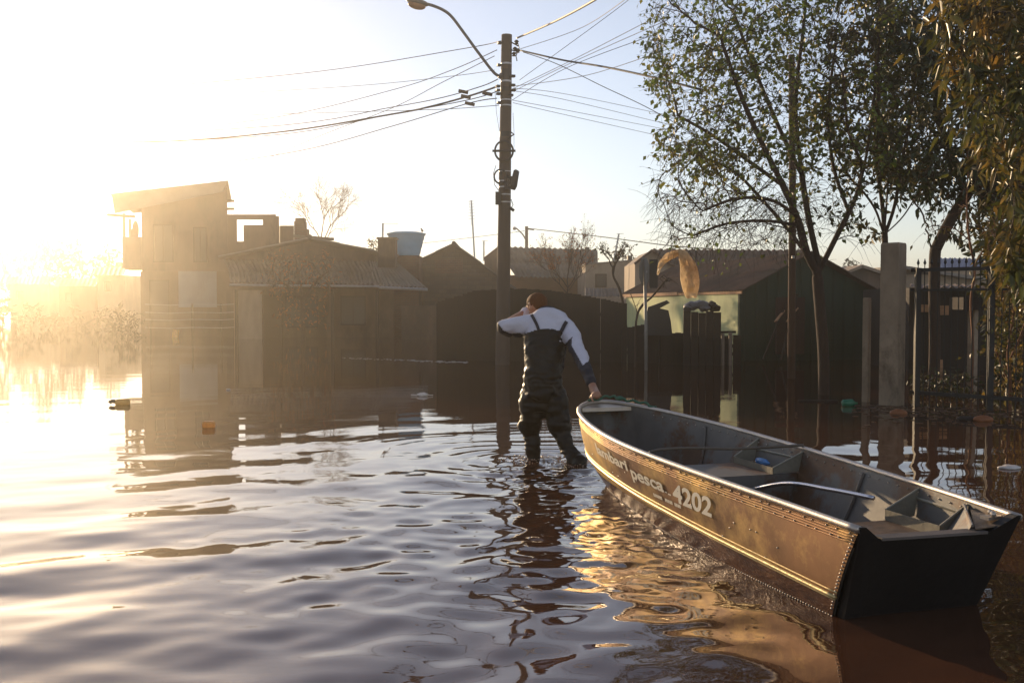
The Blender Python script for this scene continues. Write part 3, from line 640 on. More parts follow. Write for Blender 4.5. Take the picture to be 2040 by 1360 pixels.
# clutter leaning against the green gable wall
for i, (a, c_, w, lb) in enumerate((((1556, 716), (1588, 586), .1, 'dark plank leaning against the green gable wall, steepest one'), ((1520, 716), (1572, 590), .08, 'long dark plank leaning far over against the green gable wall'), ((1545, 640), (1562, 618), .09, 'short broken board end catching the sun on the green gable wall'), ((1568, 640), (1590, 612), .07, 'short splintered lath in the sun beside the green gable wall'))):
    MB().beam(at(a[0], a[1], 24.2), at(c_[0], c_[1], 24.5), w, .03, roll=.4).build('plank', M['wood_dark'] if i < 2 else M['wood'], None, label=lb, cat='plank')
MB().b3(X(1545, 24.6), X(1600, 24.6), 24.45, 24.6, .2, Z(592, 24.6)).build('red_door_sheet', mat('rust_red_board', (.03, .009, .006), var=.3, scale=2), None, label='dark rust-red sheet propped against the green gable wall behind the planks', cat='board')

# road sign seen from behind
r = empty('road_sign', onz(1288, 737) - Vector((0, 0, .7)), 'octagonal road sign seen from behind on a thin grey pole beside the hanging plastic', 'road sign')
D = onz(1288, 737).y
MB().tube([(X(1288, D), D, ZB), (X(1287, D, 660), D, Z(660, D)), (at(1284, 517, D).x, D, Z(516, D))], .035, 10).build('pole', mat('grey_pole', (.22, .21, .19), rough=.5, metal=.3, var=.3, scale=5), r, smooth=True)
def octo(c, R_, ang, th, m, name):
    b = MB(); R2 = Matrix.Rotation(ang, 3, 'Z'); vs = []
    for y in (0, th):
        for i in range(8):
            a = math.pi / 8 + i * math.pi / 4; vs.append(Vector(c) + R2 @ Vector((R_ * math.cos(a), y, R_ * math.sin(a))))
    b.add(vs, [tuple(range(8)), tuple(range(15, 7, -1))] + [(i, i + 8, (i + 1) % 8 + 8, (i + 1) % 8) for i in range(8)]); return b.build(name, m, r)
octo(at(1285, 541, D) + Vector((0, .05, 0)), .33, math.radians(62), .012, M['sign_back'], 'octagon_plate')
b = MB(); b.box(at(1303, 545, D) + Vector((0, .08, 0)), (.2, .012, .62), rz=.35); b.build('side_plate', M['black'], r)
MB().box(at(1285, 541, D) + Vector((0, .04, 0)), (.1, .05, .04)).build('bracket', M['steel'], r)

# ------------------------------------------------------------------ utility pole
D = onz(1001, 726).y
base = onz(1001, 726)
r = empty('utility_pole', (base.x, D, ZB), 'tall round concrete utility pole with street lamp arm and cables behind the wading man', 'utility pole')
def pp(py): # pole axis
    t = (726 - py) / (726 - 70.); return at(1001 + 8.5 * t, py, D)
b = MB(); pl = [Vector((base.x, D, ZB))] + [pp(y) for y in range(720, 60, -50)] + [pp(72)]
b.tube(pl, [.172 - .052 * i / (len(pl) - 1) for i in range(len(pl))], 24)
b.build('shaft', M['pole'], r, smooth=True, auto=40)
def band(py, h=.035, m='steel', ex=.006, name='clamp_band'):
    t = (726 - py) / 656.; R_ = .172 - .052 * t + ex; c = pp(py); MB().tube([c - Vector((0, 0, h / 2)), c + Vector((0, 0, h / 2))], R_, 20).build(name, M[m], r, smooth=True, auto=40)
for py, h, m in ((128, .04, 'steel'), (150, .25, 'black'), (163, .04, 'steel'), (179, .10, 'black'), (200, .03, 'steel'), (211, .03, 'steel'), (268, .12, 'black'), (342, .02, 'steel'), (361, .03, 'steel'), (373, .03, 'steel'), (388, .03, 'steel'), (403, .03, 'steel')): band(py, h, m, .004 if m == 'black' else .008)
b = MB(); arm = [pp(150) + Vector((-.1, -.02, -.03)), at(985, 146, D - .1), at(955, 108, D - .2), at(925, 67, D - .3), at(900, 34, D - .4), at(882, 20, D - .45), at(860, 11, D - .5), at(846, 8, D - .5)]
def smoothpts(p, k=6):
    out = []
    for i in range(len(p) - 1):
        a, b_, c, d = p[max(i - 1, 0)], p[i], p[i + 1], p[min(i + 2, len(p) - 1)]
        for j in range(k):
            t = j / k; out.append(.5 * ((2 * b_) + (c - a) * t + (2 * a - 5 * b_ + 4 * c - d) * t * t + (3 * b_ - a - 3 * c + d) * t ** 3))
    out.append(p[-1]); return out
sp = smoothpts(arm); b.tube(sp, [.075 if i < 3 else .034 for i in range(len(sp))], 10); b.build('lamp_arm', mat('painted_arm', (.08, .09, .10), rough=.5, var=.2, scale=6), r, smooth=True)
lh = at(832, 9, D - .5); b = MB(); Rl = Matrix.Rotation(math.radians(13), 3, 'Y')
b.ball(lh + Vector((0, 0, .045)), (.27, .13, .075), 20, 10, R=Rl); b.build('lamp_head', M['sign_back'], r, smooth=True)
b = MB(); b.ball(lh + Vector((-.02, 0, -.02)), (.21, .11, .095), 18, 10, R=Rl); b.build('lamp_lens', M['lamp_glass'], r, smooth=True)
# insulators, hardware
b = MB()
for px, py in ((1029, 84), (1026, 98), (1031, 101), (1024, 108)): b.tube([at(px, py - 4, D - .15), at(px, py - 1, D - .15), at(px, py + 1, D - .15), at(px, py + 4, D - .15)], [.02, .06, .03, .05], 10)
b.tube([at(1018, 84, D - .1), at(1032, 92, D - .15)], .015, 6); b.tube([at(1018, 100, D - .1), at(1036, 102, D - .15)], .015, 6)
b.tube([at(1030, 80, D - .15), at(1034, 96, D - .18), at(1028, 112, D - .2), at(1030, 122, D - .2)], .012, 5)
b.build('insulator_rack', M['black'], r)
b = MB()
for px, py in ((992, 172), (992, 180), (993, 187), (1022, 170), (1023, 180), (996, 143 + 10), (1022, 152), (994, 205), (1018, 190), (995, 80 + 6), (994, 130)): b.box(at(px, py, D - .1), (.09, .1, .05), rz=.3)
b.build('cable_clamp', M['black'], r)
def ring(px, py, rad, name='cable_coil', wd=.022, sx=.9):
    b = MB(); c = at(px, py, D - .19)
    for k in range(3):
        rr_ = rad * (1 - .05 * k); b.tube([c + Vector((rr_ * sx * math.cos(a), -.01 * k, rr_ * math.sin(a))) for a in np.linspace(0, 2 * math.pi, 33)], wd / 1.8, 5, cap=False)
    b.beam(c - Vector((rad * 1.1, .02, 0)), c + Vector((rad * 1.1, -.02, 0)), .03, .05) if name == 'cable_coil' else None
    b.build(name, M['black'], r, smooth=True)
ring(1004, 301, .245); ring(997, 352, .17, 'small_cable_coil')
b = MB(); b.tube([at(1022, 378, D - .2), at(1024, 370, D - .2), at(1027, 350, D - .2), at(1029, 341, D - .2), at(1030, 339, D - .2)], [.05, .075, .075, .07, .04], 14); b.build('splice_case', M['black'], r, smooth=True)
b = MB(); b.box(at(1013, 364, D - .17), (.20, .06, .30)); b.build('number_plate', M['black'], r)
def text_mesh(txt, size, extr=.001, font_bold=.0):
    cu = bpy.data.curves.new('t', 'FONT'); cu.body = txt; cu.size = size; cu.extrude = extr; cu.offset = font_bold; cu.resolution_u = 4
    ob = bpy.data.objects.new('t', cu); C.objects.link(ob); bpy.context.view_layer.update()
    me = bpy.data.meshes.new_from_object(ob.evaluated_get(bpy.context.evaluated_depsgraph_get()))
    vs = [tuple(v.co) for v in me.vertices]; fs = [tuple(p.vertices) for p in me.polygons]
    bpy.data.objects.remove(ob); bpy.data.curves.remove(cu); bpy.data.meshes.remove(me); return vs, fs
np_o = [o for o in bpy.data.objects if o.name == 'number_plate'][0]
for txt, py in (('PI', 359), ('583', 370)):
    vs_, fs_ = text_mesh(txt, .085); c = at(1010, py, D - .205); b = MB(); b.add([(c.x + v[0], D - .203, c.z - .02 + v[1]) for v in vs_], fs_); b.build('plate_lettering', M['steel'], np_o)
b = MB(); b.box(at(992.5, 395, D - .1), (.13, .16, .29)); b.build('junction_box', M['black'], r)
b = MB(); b.tube([at(1018, 397, D - .1), at(1022, 408, D - .1), at(1019, 414, D - .1)], .01, 5); b.tube([at(1016, 414, D - .1), at(1024, 420, D - .1)], .035, 8); b.tube([at(988, 330, D - .1), at(983, 345, D - .1), at(985, 368, D - .1), at(995, 382, D - .1)], .008, 5)
b.tube([at(986, 180, D - .1), at(989, 225, D - .1), at(995, 262, D - .1)], .006, 4); b.tube([at(1022, 225, D - .1), at(1024, 262, D - .1), at(1024, 300, D - .1)], .006, 4)
b.tube([at(1016, 262, D - .15), at(1024, 268, D - .15), at(1014, 274, D - .15)], .02, 5)
b.build('drop_cable', M['black'], r)

# ------------------------------------------------------------------ cables
def cable(pts, rad, label, m='wire', boxes=()):
    P_ = smoothpts([at(*p) for p in pts], 8)
    o = MB().tube(P_, rad, 5).build('power_cable', M[m], None, smooth=True, label=label, cat='cable')
    for (px, py, d) in boxes:
        MB().box(at(px, py, d), (.24, .07, .07), ry=math.radians(12)).build('splice_box', M['black'], o)
Dq = D
cable([(1030, 76, Dq - .1), (1105, 43, Dq - 4), (1185, 0, Dq - 8), (1260, -50, Dq - 11)], .022, 'thickest pale cable climbing from the pole top to the upper edge', 'wire_pale')
cable([(1037, 101, Dq - .1), (1120, 120, Dq - 2), (1200, 133, Dq - 4), (1290, 152, Dq - 6), (1400, 180, Dq - 8)], .02, 'thick dark cable running right from the insulators into the tree')
cable([(1042, 104, Dq - .1), (1110, 128, Dq), (1200, 172, Dq), (1300, 220, Dq), (1420, 290, Dq)], .009, 'thin cable sagging down to the right beneath the thick dark one')
fan = [((1035, 160), (1240, 10), (1290, -40), 'steepest thin cable of the fan rising right from the pole', 'wire'),
       ((1030, 100), (1160, 55), (1265, -15), 'faint thin cable rising right from below the pole top', 'wire_pale'),
       ((1024, 176), (1150, 115), (1330, 22), 'upper pale cable of the pair rising into the tree crown', 'wire_pale'),
       ((1025, 181), (1150, 120), (1330, 40), 'lower cable of the pair rising into the tree crown', 'wire_pale'),
       ((1020, 200), (1130, 135), (1330, 60), 'thin cable crossing the fan from low on the pole to the right', 'wire'),
       ((1024, 172), (1170, 150), (1340, 95), 'pale cable of the fan with the flattest upward slope', 'wire_pale')]
for a, c_, e_, lb, m_ in fan: cable([(*a, Dq - .1), (*c_, Dq - 2), (*e_, Dq - 5)], .0065, lb, m_)
for a, c_, e_, lb in (((1022, 176), (1140, 190), (1400, 245), 'upper of the thin cables falling gently right below the pole arm'), ((1022, 181), (1140, 202), (1400, 265), 'second thin cable falling gently right below the pole arm'), ((1022, 200), (1140, 222), (1400, 272), 'third thin cable falling gently right from the lower pole clamps'), ((1022, 205), (1140, 232), (1400, 290), 'lowest faint cable falling gently right from the pole')):
    cable([(*a, Dq), (*c_, Dq + 3), (*e_, Dq + 9)], .0065, lb)
cable([(998, 82, Dq), (925, 97, Dq + 2), (640, 142, Dq + 6), (330, 172, Dq + 12)], .010, 'highest faint cable leaving the pole to the left')
cable([(990, 100, Dq), (900, 140, Dq + 2), (780, 180, Dq + 5), (560, 232, Dq + 10), (330, 262, Dq + 20)], .010, 'thin cable crossing behind the lamp arm and falling left')
cable([(985, 112, Dq), (880, 165, Dq + 2), (780, 216, Dq + 5), (640, 270, Dq + 10), (500, 330, Dq + 22)], .009, 'thin cable falling most steeply left behind the lamp arm')
cable([(992, 158, Dq), (960, 172, Dq + .5), (880, 195, Dq + 2), (780, 214, Dq + 4), (560, 250, Dq + 9), (230, 270, Dq + 25)], .012, 'upper of the dark cables sagging left with a splice box', boxes=((923, 183, Dq + 1.2),))
cable([(990, 173, Dq), (940, 190, Dq + 1), (860, 212, Dq + 2), (780, 228, Dq + 4), (560, 263, Dq + 9), (330, 282, Dq + 16), (170, 282, Dq + 30)], .024, 'thickest dark cable bundle sagging left from the pole with two splice boxes', boxes=((928, 193, Dq + 1), (971, 187, Dq + .3)))
cable([(992, 182, Dq), (930, 200, Dq + 1), (780, 228, Dq + 4), (560, 268, Dq + 9), (300, 284, Dq + 18)], .012, 'thin dark cable running just beneath the thick bundle to the left')
cable([(990, 196, Dq), (930, 207, Dq + 1), (780, 252, Dq + 4), (600, 300, Dq + 9), (400, 332, Dq + 20)], .012, 'lower dark cable falling left from the pole with one splice box', boxes=((936, 207, Dq + 1),))
cable([(994, 210, Dq), (900, 217, Dq + 2), (780, 221, Dq + 4), (400, 232, Dq + 16)], .008, 'nearly level thin cable running left from the lowest clamp')
cable([(985, 140, Dq), (900, 152, Dq + 2), (700, 172, Dq + 5), (400, 190, Dq + 16)], .007, 'faint nearly level cable running left below the lamp arm')
# far pole and cable
Df = 75
r = empty('far_lamp_post', (X(1049, Df), Df, ZB), 'far small lamp post with curved arm above the grey corrugated roof', 'lamp post')
MB().tube([(X(1049, Df), Df, ZB), at(1049, 451, Df)], .12, 10).build('shaft', M['pole'], r)
MB().tube(smoothpts([at(1048, 480, Df), at(1042, 468, Df), at(1030, 456, Df), at(1027, 455, Df)]), .05, 6).build('lamp_arm', M['pole'], r)
MB().ball(at(1025, 455, Df), (.16, .12, .13), 10, 8).build('lamp_head', M['steel'], r, smooth=True)
MB().box(at(1060, 458, Df), (.8, .05, .3)).build('insulator_rack', M['black'], r) if False else MB().tube([at(1049, 456, Df), at(1064, 458, Df)], .04, 6).build('cross_arm', M['black'], r)
cable([(1052, 455, Df), (1200, 472, Df - 8), (1340, 490, Df - 14), (1480, 500, Df - 20)], .03, 'distant cable running right from the far small lamp post')
cable([(1045, 460, Df), (900, 478, Df), (700, 500, Df)], .02, 'distant cable running left from the far small lamp post')

# antennas
def antenna(px0, y0, px1, y1, D, label, kind):
    r = empty('tv_antenna', at(px0, y0, D), label, 'antenna')
    a, c = at(px0, y0, D), at(px1, y1, D); MB().tube([a, c], .045, 5).build('mast', M['steel'], r)
    b = MB()
    if kind == 'mesh':
        for k in range(7):
            q = c.lerp(a, .02 + k * .048); b.tube([q + Vector((-.22, 0, 0)), q + Vector((.16, 0, .02))], .012, 4)
        b.tube([c + Vector((-.11, 0, 0)), c.lerp(a, .42) + Vector((-.06, 0, 0))], .012, 4)
    elif kind == 'yagi':
        b.tube([c + Vector((-.05, 0, 0)), c + Vector((.68, 0, -.01))], .016, 4)
        for k in range(6): q = c + Vector((.08 + k * .11, 0, -.005)); b.tube([q - Vector((0, .15, 0)), q + Vector((0, .15, 0))], .01, 4)
    else:
        b.tube([c + Vector((-.12, 0, 0)), c + Vector((.25, 0, .02))], .016, 4); b.tube([c.lerp(a, .12) - Vector((.1, 0, 0)), c.lerp(a, .12) + Vector((.12, 0, 0))], .012, 4)
    b.build('element', M['steel'], r)
antenna(946, 520, 939, 399, 52, 'tall thin tv antenna with wire grid leaning beside the utility pole', 'mesh')
antenna(762, 500, 763, 445, 43.5, 'bent antenna with a long sideways arm just left of the blue water tank', 'yagi')
antenna(1223, 520, 1233, 466, 51.5, 'thin leaning antenna rising above the beige house', 'plain')
antenna(964, 520, 964, 480, 60, 'short faint antenna between the tall grid antenna and the utility pole', 'plain')

# ------------------------------------------------------------------ trees
def colonize(attr, nodes, parents, step=.14, kill=.2, infl=2.5, iters=90, jit=.12, seed=1, trop=0.0, maxn=9000):
    rs = np.random.RandomState(seed); A = np.array(attr); P = [np.array(n, float) for n in nodes]; par = list(parents)
    best = np.full(len(A), 1e9); near = np.zeros(len(A), int)
    for i, p in enumerate(P):
        d = np.linalg.norm(A - p, axis=1); m = d < best; best[m] = d[m]; near[m] = i
    alive = np.ones(len(A), bool)
    for it in range(iters):
        act = alive & (best < infl)
        if not act.any():
            if it < 5: act = alive & (best < 99)
            else: break
        ids = near[act]; dirs = A[act] - np.array(P)[ids]; dirs /= np.linalg.norm(dirs, axis=1)[:, None] + 1e-9
        acc = {}
        for i, d in zip(ids, dirs): acc[i] = acc.get(i, 0) + d
        new = []
        for i, d in acc.items():
            l = np.linalg.norm(d)
            if l < .2: d = rs.randn(3); l = np.linalg.norm(d)
            d = d / l + rs.randn(3) * jit; d[2] += trop; d /= np.linalg.norm(d)
            P.append(P[i] + d * step); par.append(i); new.append(len(P) - 1)
        for i in new:
            d = np.linalg.norm(A - P[i], axis=1); m = d < best; best[m] = d[m]; near[m] = i
        alive &= best > kill
        if len(P) > maxn: break
    return P, par
def tree_mesh(P, par, tip=.004, pw=2.35, rmax=.2, minr=.0035, fixed=None):
    n = len(P); ch = [[] for _ in range(n)]
    for i, p in enumerate(par):
        if p >= 0: ch[p].append(i)
    rad = np.zeros(n)
    for i in range(n - 1, -1, -1):
        rad[i] = tip if not ch[i] else (sum(rad[c] ** pw for c in ch[i])) ** (1 / pw)
    rad = np.minimum(rad, rmax)
    if fixed:
        for i, v in fixed.items(): rad[i] = v
    b = MB(); starts = [(-1, 0)] + [(i, None) for i in range(0)]
    stack = [(0, None)]
    while stack:
        s, pr = stack.pop(); chain = ([pr] if pr is not None else []) + [s]; c = s
        while ch[c]:
            o = sorted(ch[c], key=lambda q: -rad[q]); nx = o[0]
            for q in o[1:]: stack.append((q, c))
            chain.append(nx); c = nx
        if len(chain) < 2: continue
        rr_ = [max(minr, rad[q]) for q in chain]
        if pr is not None: rr_[0] = rr_[1]
        R0 = rr_[0]; nn = 12 if R0 > .06 else 6 if R0 > .02 else 4 if R0 > .009 else 3
        b.tube([P[q] for q in chain], rr_, nn, cap=R0 > .03)
    return b, rad, ch
def ellip(n, c, r, rs, hollow=.0):
    q = rs.randn(n, 3); q /= np.linalg.norm(q, axis=1)[:, None]; q *= ((hollow + (1 - hollow) * rs.rand(n)) ** (1 / 2.6))[:, None]
    return np.array(c) + q * np.array(r)
def pxbox(n, x0, x1, y0, y1, D0, D1, rs):
    out = []
    for _ in range(n): out.append(tuple(at(rs.uniform(x0, x1), rs.uniform(y0, y1), rs.uniform(D0, D1))))
    return np.array(out)
def leaves(pts, dirs, size, rs, asp=.5, droop=.3, fold=.25, seg=False):
    n = len(pts); pts = np.array(pts)
    d = np.array(dirs) * .6 + rs.randn(n, 3) * .7; d[:, 2] -= droop; d /= np.linalg.norm(d, axis=1)[:, None]
    u = rs.randn(n, 3); u -= (u * d).sum(1)[:, None] * d; u /= np.linalg.norm(u, axis=1)[:, None]; w = np.cross(d, u)
    L_ = (size * (.6 + .75 * rs.rand(n)))[:, None] if np.isscalar(size) else size[:, None]
    base = pts + d * L_ * .12
    if not seg:
        V = np.stack([base, base + d * L_ * .42 + u * L_ * asp * .5 + w * L_ * fold * .4, base + d * L_ + w * L_ * fold * (rs.rand(n)[:, None] - .5), base + d * L_ * .42 - u * L_ * asp * .5 + w * L_ * fold * .4], 1).reshape(-1, 3)
        Fc = [(4 * i, 4 * i + 1, 4 * i + 2) for i in range(n)] + [(4 * i, 4 * i + 2, 4 * i + 3) for i in range(n)]
    else:
        cv = w * L_ * fold; dn = np.array([0, 0, -1.]) * L_ * .18
        V = np.stack([base, base + d * L_ * .25 + u * L_ * asp * .42 + cv * .4, base + d * L_ * .25 - u * L_ * asp * .42 + cv * .4, base + d * L_ * .25,
                      base + d * L_ * .62 + u * L_ * asp * .36 + cv * .3 + dn * .5, base + d * L_ * .62 - u * L_ * asp * .36 + cv * .3 + dn * .5, base + d * L_ * .62 + dn * .5, base + d * L_ + dn * 1.2], 1).reshape(-1, 3)
        T = [(0, 3, 1), (0, 2, 3), (1, 3, 6, 4), (3, 2, 5, 6), (4, 6, 7), (6, 5, 7)]
        Fc = [tuple(8 * i + j for j in t) for i in range(n) for t in T]
    return V, Fc
def leafobj(name, V, Fc, m, parent):
    me = bpy.data.meshes.new(name); org = np.array(rootloc(parent)); me.from_pydata((V - org).tolist(), [], Fc); me.materials.append(m)
    me.polygons.foreach_set('use_smooth', [True] * len(me.polygons)); o = bpy.data.objects.new(name, me); C.objects.link(o); o.parent = parent; return o
def spray(P, par, rad, thr, per, rs, prob=lambda p: 1.0, back=.0):
    pts, dirs = [], []
    for i in range(1, len(P)):
        if rad[i] < thr:
            d = P[i] - P[par[i]]; l = np.linalg.norm(d) + 1e-9; pr = prob(P[i])
            k = rs.poisson(per * pr)
            for _ in range(k):
                t = rs.rand(); pts.append(P[par[i]] * (1 - t) + P[i] * t + rs.randn(3) * back); dirs.append(d / l)
    return pts, dirs

# main tree, trunk at the water between green house and posts
def line_nodes(pts, step=.15):
    out = []
    for i in range(len(pts) - 1):
        a, c = Vector(pts[i]), Vector(pts[i + 1]); k = max(1, int((c - a).length / step))
        out += [tuple(a.lerp(c, j / k)) for j in range(k)]
    out.append(tuple(pts[-1])); return out
def limbs(paths, step=.15):
    # paths: list of (parent_path, parent_fraction, [pts]); returns nodes/parents
    nodes, par, idx = [], [], []
    for pi, fr, pts in paths:
        ln = line_nodes(smoothpts([Vector(p) for p in pts], 5), step); ids = []
        if pi is None: prev = -1
        else: prev = idx[pi][min(len(idx[pi]) - 1, int(fr * (len(idx[pi]) - 1)))]
        for q in ln: nodes.append(q); par.append(prev); prev = len(nodes) - 1; ids.append(prev)
        idx.append(ids)
    return nodes, par
rs = np.random.RandomState(21)
D = onz(1640, 786).y
tb = onz(1640, 786)
r = empty('tree', (tb.x, D, ZB), 'large thin-leaved tree with forked trunk and drooping bare twigs in front of the green house', 'tree')
nodes, par = limbs([
    (None, 0, [(tb.x, D, ZB), at(1641, 786, D), at(1640, 700, D), at(1634, 620, D), at(1628, 545, D)]),
    (0, .97, [at(1626, 540, D), at(1606, 500, D), at(1590, 440, D - .1), at(1560, 370, D - .3), at(1520, 290, D - .5), at(1480, 200, D - .6), at(1440, 90, D - .7)]),
    (0, 1, [at(1632, 530, D), at(1612, 440, D + .2), at(1595, 330, D + .4), at(1585, 200, D + .5), at(1600, 60, D + .6), at(1610, -60, D + .6)]),
    (0, 1, [at(1638, 528, D), at(1672, 460, D + .1), at(1700, 405, D), at(1722, 330, D - .2), at(1740, 210, D - .3), at(1752, 80, D - .3)]),
    (1, .35, [at(1586, 430, D), at(1540, 400, D - .5), at(1470, 395, D - 1), at(1400, 420, D - 1.2)]),
    (1, .5, [at(1560, 370, D), at(1490, 320, D + .4), at(1420, 270, D + .5), at(1350, 230, D + .4)]),
    (2, .4, [at(1598, 350, D), at(1550, 250, D + .9), at(1500, 130, D + 1), at(1460, 20, D + 1)]),
    (0, .99, [at(1630, 542, D), at(1580, 470, D + .4), at(1520, 400, D + .7), at(1460, 340, D + .8), at(1390, 310, D + .7)]),
    (1, .3, [at(1592, 450, D), at(1530, 440, D - .8), at(1450, 445, D - 1.2), at(1380, 470, D - 1.3)]),
    (3, .3, [at(1690, 420, D), at(1660, 330, D + .5), at(1650, 220, D + .6), at(1665, 90, D + .6)]),
    (3, .5, [at(1720, 330, D), at(1690, 260, D - .6), at(1680, 150, D - .7)]),
    (0, .98, [at(1634, 538, D), at(1655, 490, D - .3), at(1690, 470, D - .5), at(1730, 480, D - .7)]),
])
A = np.concatenate([
    pxbox(1000, 1285, 1480, -60, 330, D - 1.5, D + 1.4, rs), pxbox(1200, 1400, 1640, -80, 300, D - 1.6, D + 1.6, rs), pxbox(800, 1560, 1800, -80, 330, D - 1.4, D + 1.5, rs),
    pxbox(760, 1300, 1480, 280, 420, D - 1.5, D + 1.2, rs), pxbox(900, 1320, 1610, 385, 500, D - 1.8, D + .8, rs), pxbox(400, 1420, 1640, 300, 420, D - 1.5, D + 1.4, rs), pxbox(110, 1560, 1720, 330, 460, D - 1, D + 1, rs)])
pxA = [proj(a) for a in A]
keep = [not (px < 1290 + 30 * noise.noise((py / 60, 0, 0)) + (30 if 200 < py < 300 else 0)) and noise.noise(Vector(a) * .75) > -.42 for a, (px, py) in zip(A, pxA)]
A = A[np.array(keep)]
P, par = colonize(A, nodes, par, step=.115, kill=.135, infl=2.0, iters=75, jit=.2, seed=3, maxn=14000)
b, rad, ch = tree_mesh(P, par, tip=.0036, pw=2.3, rmax=.15)
# fine drooping twiglets
tw = MB(); tp, td = [], []
for i in range(1, len(P)):
    if rad[i] < .0085 and rs.rand() < .9:
        px, py = proj(P[i]); low = py > 380; d = P[i] - P[par[i]]; d /= np.linalg.norm(d) + 1e-9; q = Vector(P[i]); dd = Vector(d) + Vector(rs.randn(3)) * .55; L_ = rs.uniform(.14, .42) * (1.35 if low else 1); pts_ = [q]
        for k in range(4): dd = (dd.normalized() + Vector((0, 0, -.28 if low else -.1)) + Vector(rs.randn(3)) * .12); q = q + dd.normalized() * L_ / 4; pts_.append(q); tp.append(np.array(q)); td.append(np.array(dd.normalized()))
        tw.tube(pts_, [.0033, .003, .0026, .0022, .0016], 3, cap=False)
b.build('trunk', M['bark'], r, smooth=True); tw.build('twig', M['bark'], r, smooth=True)
def mprob(p):
    px, py = proj(p); e = 1.0
    if py > 395: e = .10
    elif py > 340: e = .45
    return e * max(.05, min(1.6, 1.0 + 2.2 * noise.noise(Vector(p) * 1.1)))
k = [rs.rand() < .50 * mprob(p) for p in tp]; pts_ = [p for p, a in zip(tp, k) if a]; dr = [p for p, a in zip(td, k) if a]
p2, d2 = spray(P, par, rad, .0070, .75, rs, mprob, .02)
V, Fc = leaves(pts_ + p2, dr + d2, .084, rs, .66, .5); leafobj('foliage', V, Fc, M['leaf'], r)
print('main tree', len(P), len(V) // 4)

def simple_tree(label, root_px, root_wl, paths, attr, leaf, lsize, per, seed, tip=.004, bark='bark', step=.13, thr=.009, asp=.4, droop=.5, group=None, rmax=.2, twigs=.5, seg=False, pw=2.3, name='tree', infl=2.2, kill=.17, cat='tree'):
    rs = np.random.RandomState(seed); r = empty(name, root_px, label, cat, group)
    nodes, par = limbs(paths, step); P, par = colonize(attr, nodes, par, step=step, kill=kill, infl=infl, iters=70, jit=.22, seed=seed)
    b, rad, ch = tree_mesh(P, par, tip=tip, pw=pw, rmax=rmax); tp, td = [], []
    for i in range(1, len(P)):
        if rad[i] < tip * 2.2 and rs.rand() < twigs:
            d = Vector(P[i] - P[par[i]]).normalized() + Vector(rs.randn(3)) * .6; q = Vector(P[i]); L_ = rs.uniform(.15, .4); ps = [q]
            for k in range(3): d = d.normalized() + Vector((0, 0, -.2)) + Vector(rs.randn(3)) * .15; q = q + d.normalized() * L_ / 3; ps.append(q); tp.append(np.array(q)); td.append(np.array(d.normalized()))
            b.tube(ps, [tip * .8, tip * .7, tip * .6, tip * .45], 3, cap=False)
    b.build('trunk', M[bark], r, smooth=True)
    if leaf:
        pr = lambda p: max(.1, min(1.7, 1 + 2 * noise.noise(Vector(p) * 1.2)))
        p1, d1 = spray(P, par, rad, thr, per, rs, pr, .03); k = [rs.rand() < per * .5 for _ in tp]
        p1 += [p for p, a in zip(tp, k) if a]; d1 += [p for p, a in zip(td, k) if a]
        if p1:
            V, Fc = leaves(p1, d1, lsize, rs, asp, droop, seg=seg); leafobj('foliage', V, Fc, M[leaf], r)
        print(label[:30], len(P), len(p1))
    return r
D = 15.9; rs = np.random.RandomState(5)
q0 = Vector((X(1768, D), D, ZB))
simple_tree('pollarded tree with knobbly head behind the thick gatepost', q0, 0, [
    (None, 0, [q0, at(1768, 700, D), at(1766, 560, D), at(1763, 480, D), at(1762, 462, D)]),
    (0, 1, [at(1760, 465, D), at(1745, 420, D), at(1722, 385, D), at(1690, 350, D), at(1660, 300, D)]),
    (0, 1, [at(1762, 462, D), at(1757, 400, D), at(1745, 300, D), at(1750, 180, D), at(1740, 60, D)]),
    (0, 1, [at(1765, 462, D), at(1782, 410, D), at(1796, 330, D), at(1815, 220, D), at(1830, 90, D)]),
    (0, .98, [at(1758, 472, D), at(1725, 452, D - .1), at(1690, 440, D - .2), at(1650, 430, D - .2)]),
    (0, 1, [at(1766, 464, D), at(1800, 430, D), at(1830, 380, D), at(1850, 330, D)]),
    (0, 1, [at(1762, 462, D), at(1768, 380, D + .2), at(1775, 290, D + .3)])],
    np.concatenate([pxbox(900, 1640, 1880, 40, 340, D - 1.2, D + 1.5, rs), pxbox(90, 1700, 1880, 300, 390, D - 1, D + 1, rs), pxbox(150, 1640, 1800, -60, 100, D - 1, D + 1, rs)]),
    'leaf_dark', .12, 2.6, 31, rmax=.13, tip=.004, asp=.42)
c_ = at(1762, 470, D); 
D = 17.2; q0 = Vector((X(1860, D), D, ZB)); rs = np.random.RandomState(6)
simple_tree('thick dark tree whose stout limb leans right above the iron fence', q0, 0, [
    (None, 0, [q0, at(1862, 700, D), at(1861, 600, D), at(1862, 520, D), at(1864, 495, D)]),
    (0, 1, [at(1864, 497, D), at(1882, 460, D), at(1905, 420, D), at(1928, 385, D), at(1950, 330, D), at(1970, 240, D), at(1975, 120, D)]),
    (0, 1, [at(1856, 497, D), at(1850, 475, D), at(1851, 468, D)]),
    (1, .55, [at(1925, 388, D), at(1900, 320, D + .3), at(1870, 240, D + .4), at(1860, 120, D + .3)]),
    (1, .5, [at(1920, 390, D), at(1960, 380, D - .4), at(2010, 400, D - .6)])],
    np.concatenate([pxbox(1700, 1740, 2060, -60, 360, D - 1.6, D + 1.8, rs), pxbox(110, 1780, 1880, 300, 400, D - .2, D + 1.2, rs), pxbox(170, 1960, 2080, 330, 500, D - .6, D + 1.2, rs)]),
    'leaf_dark', .17, 3.6, 32, rmax=.21, tip=.006, asp=.36, droop=.8)
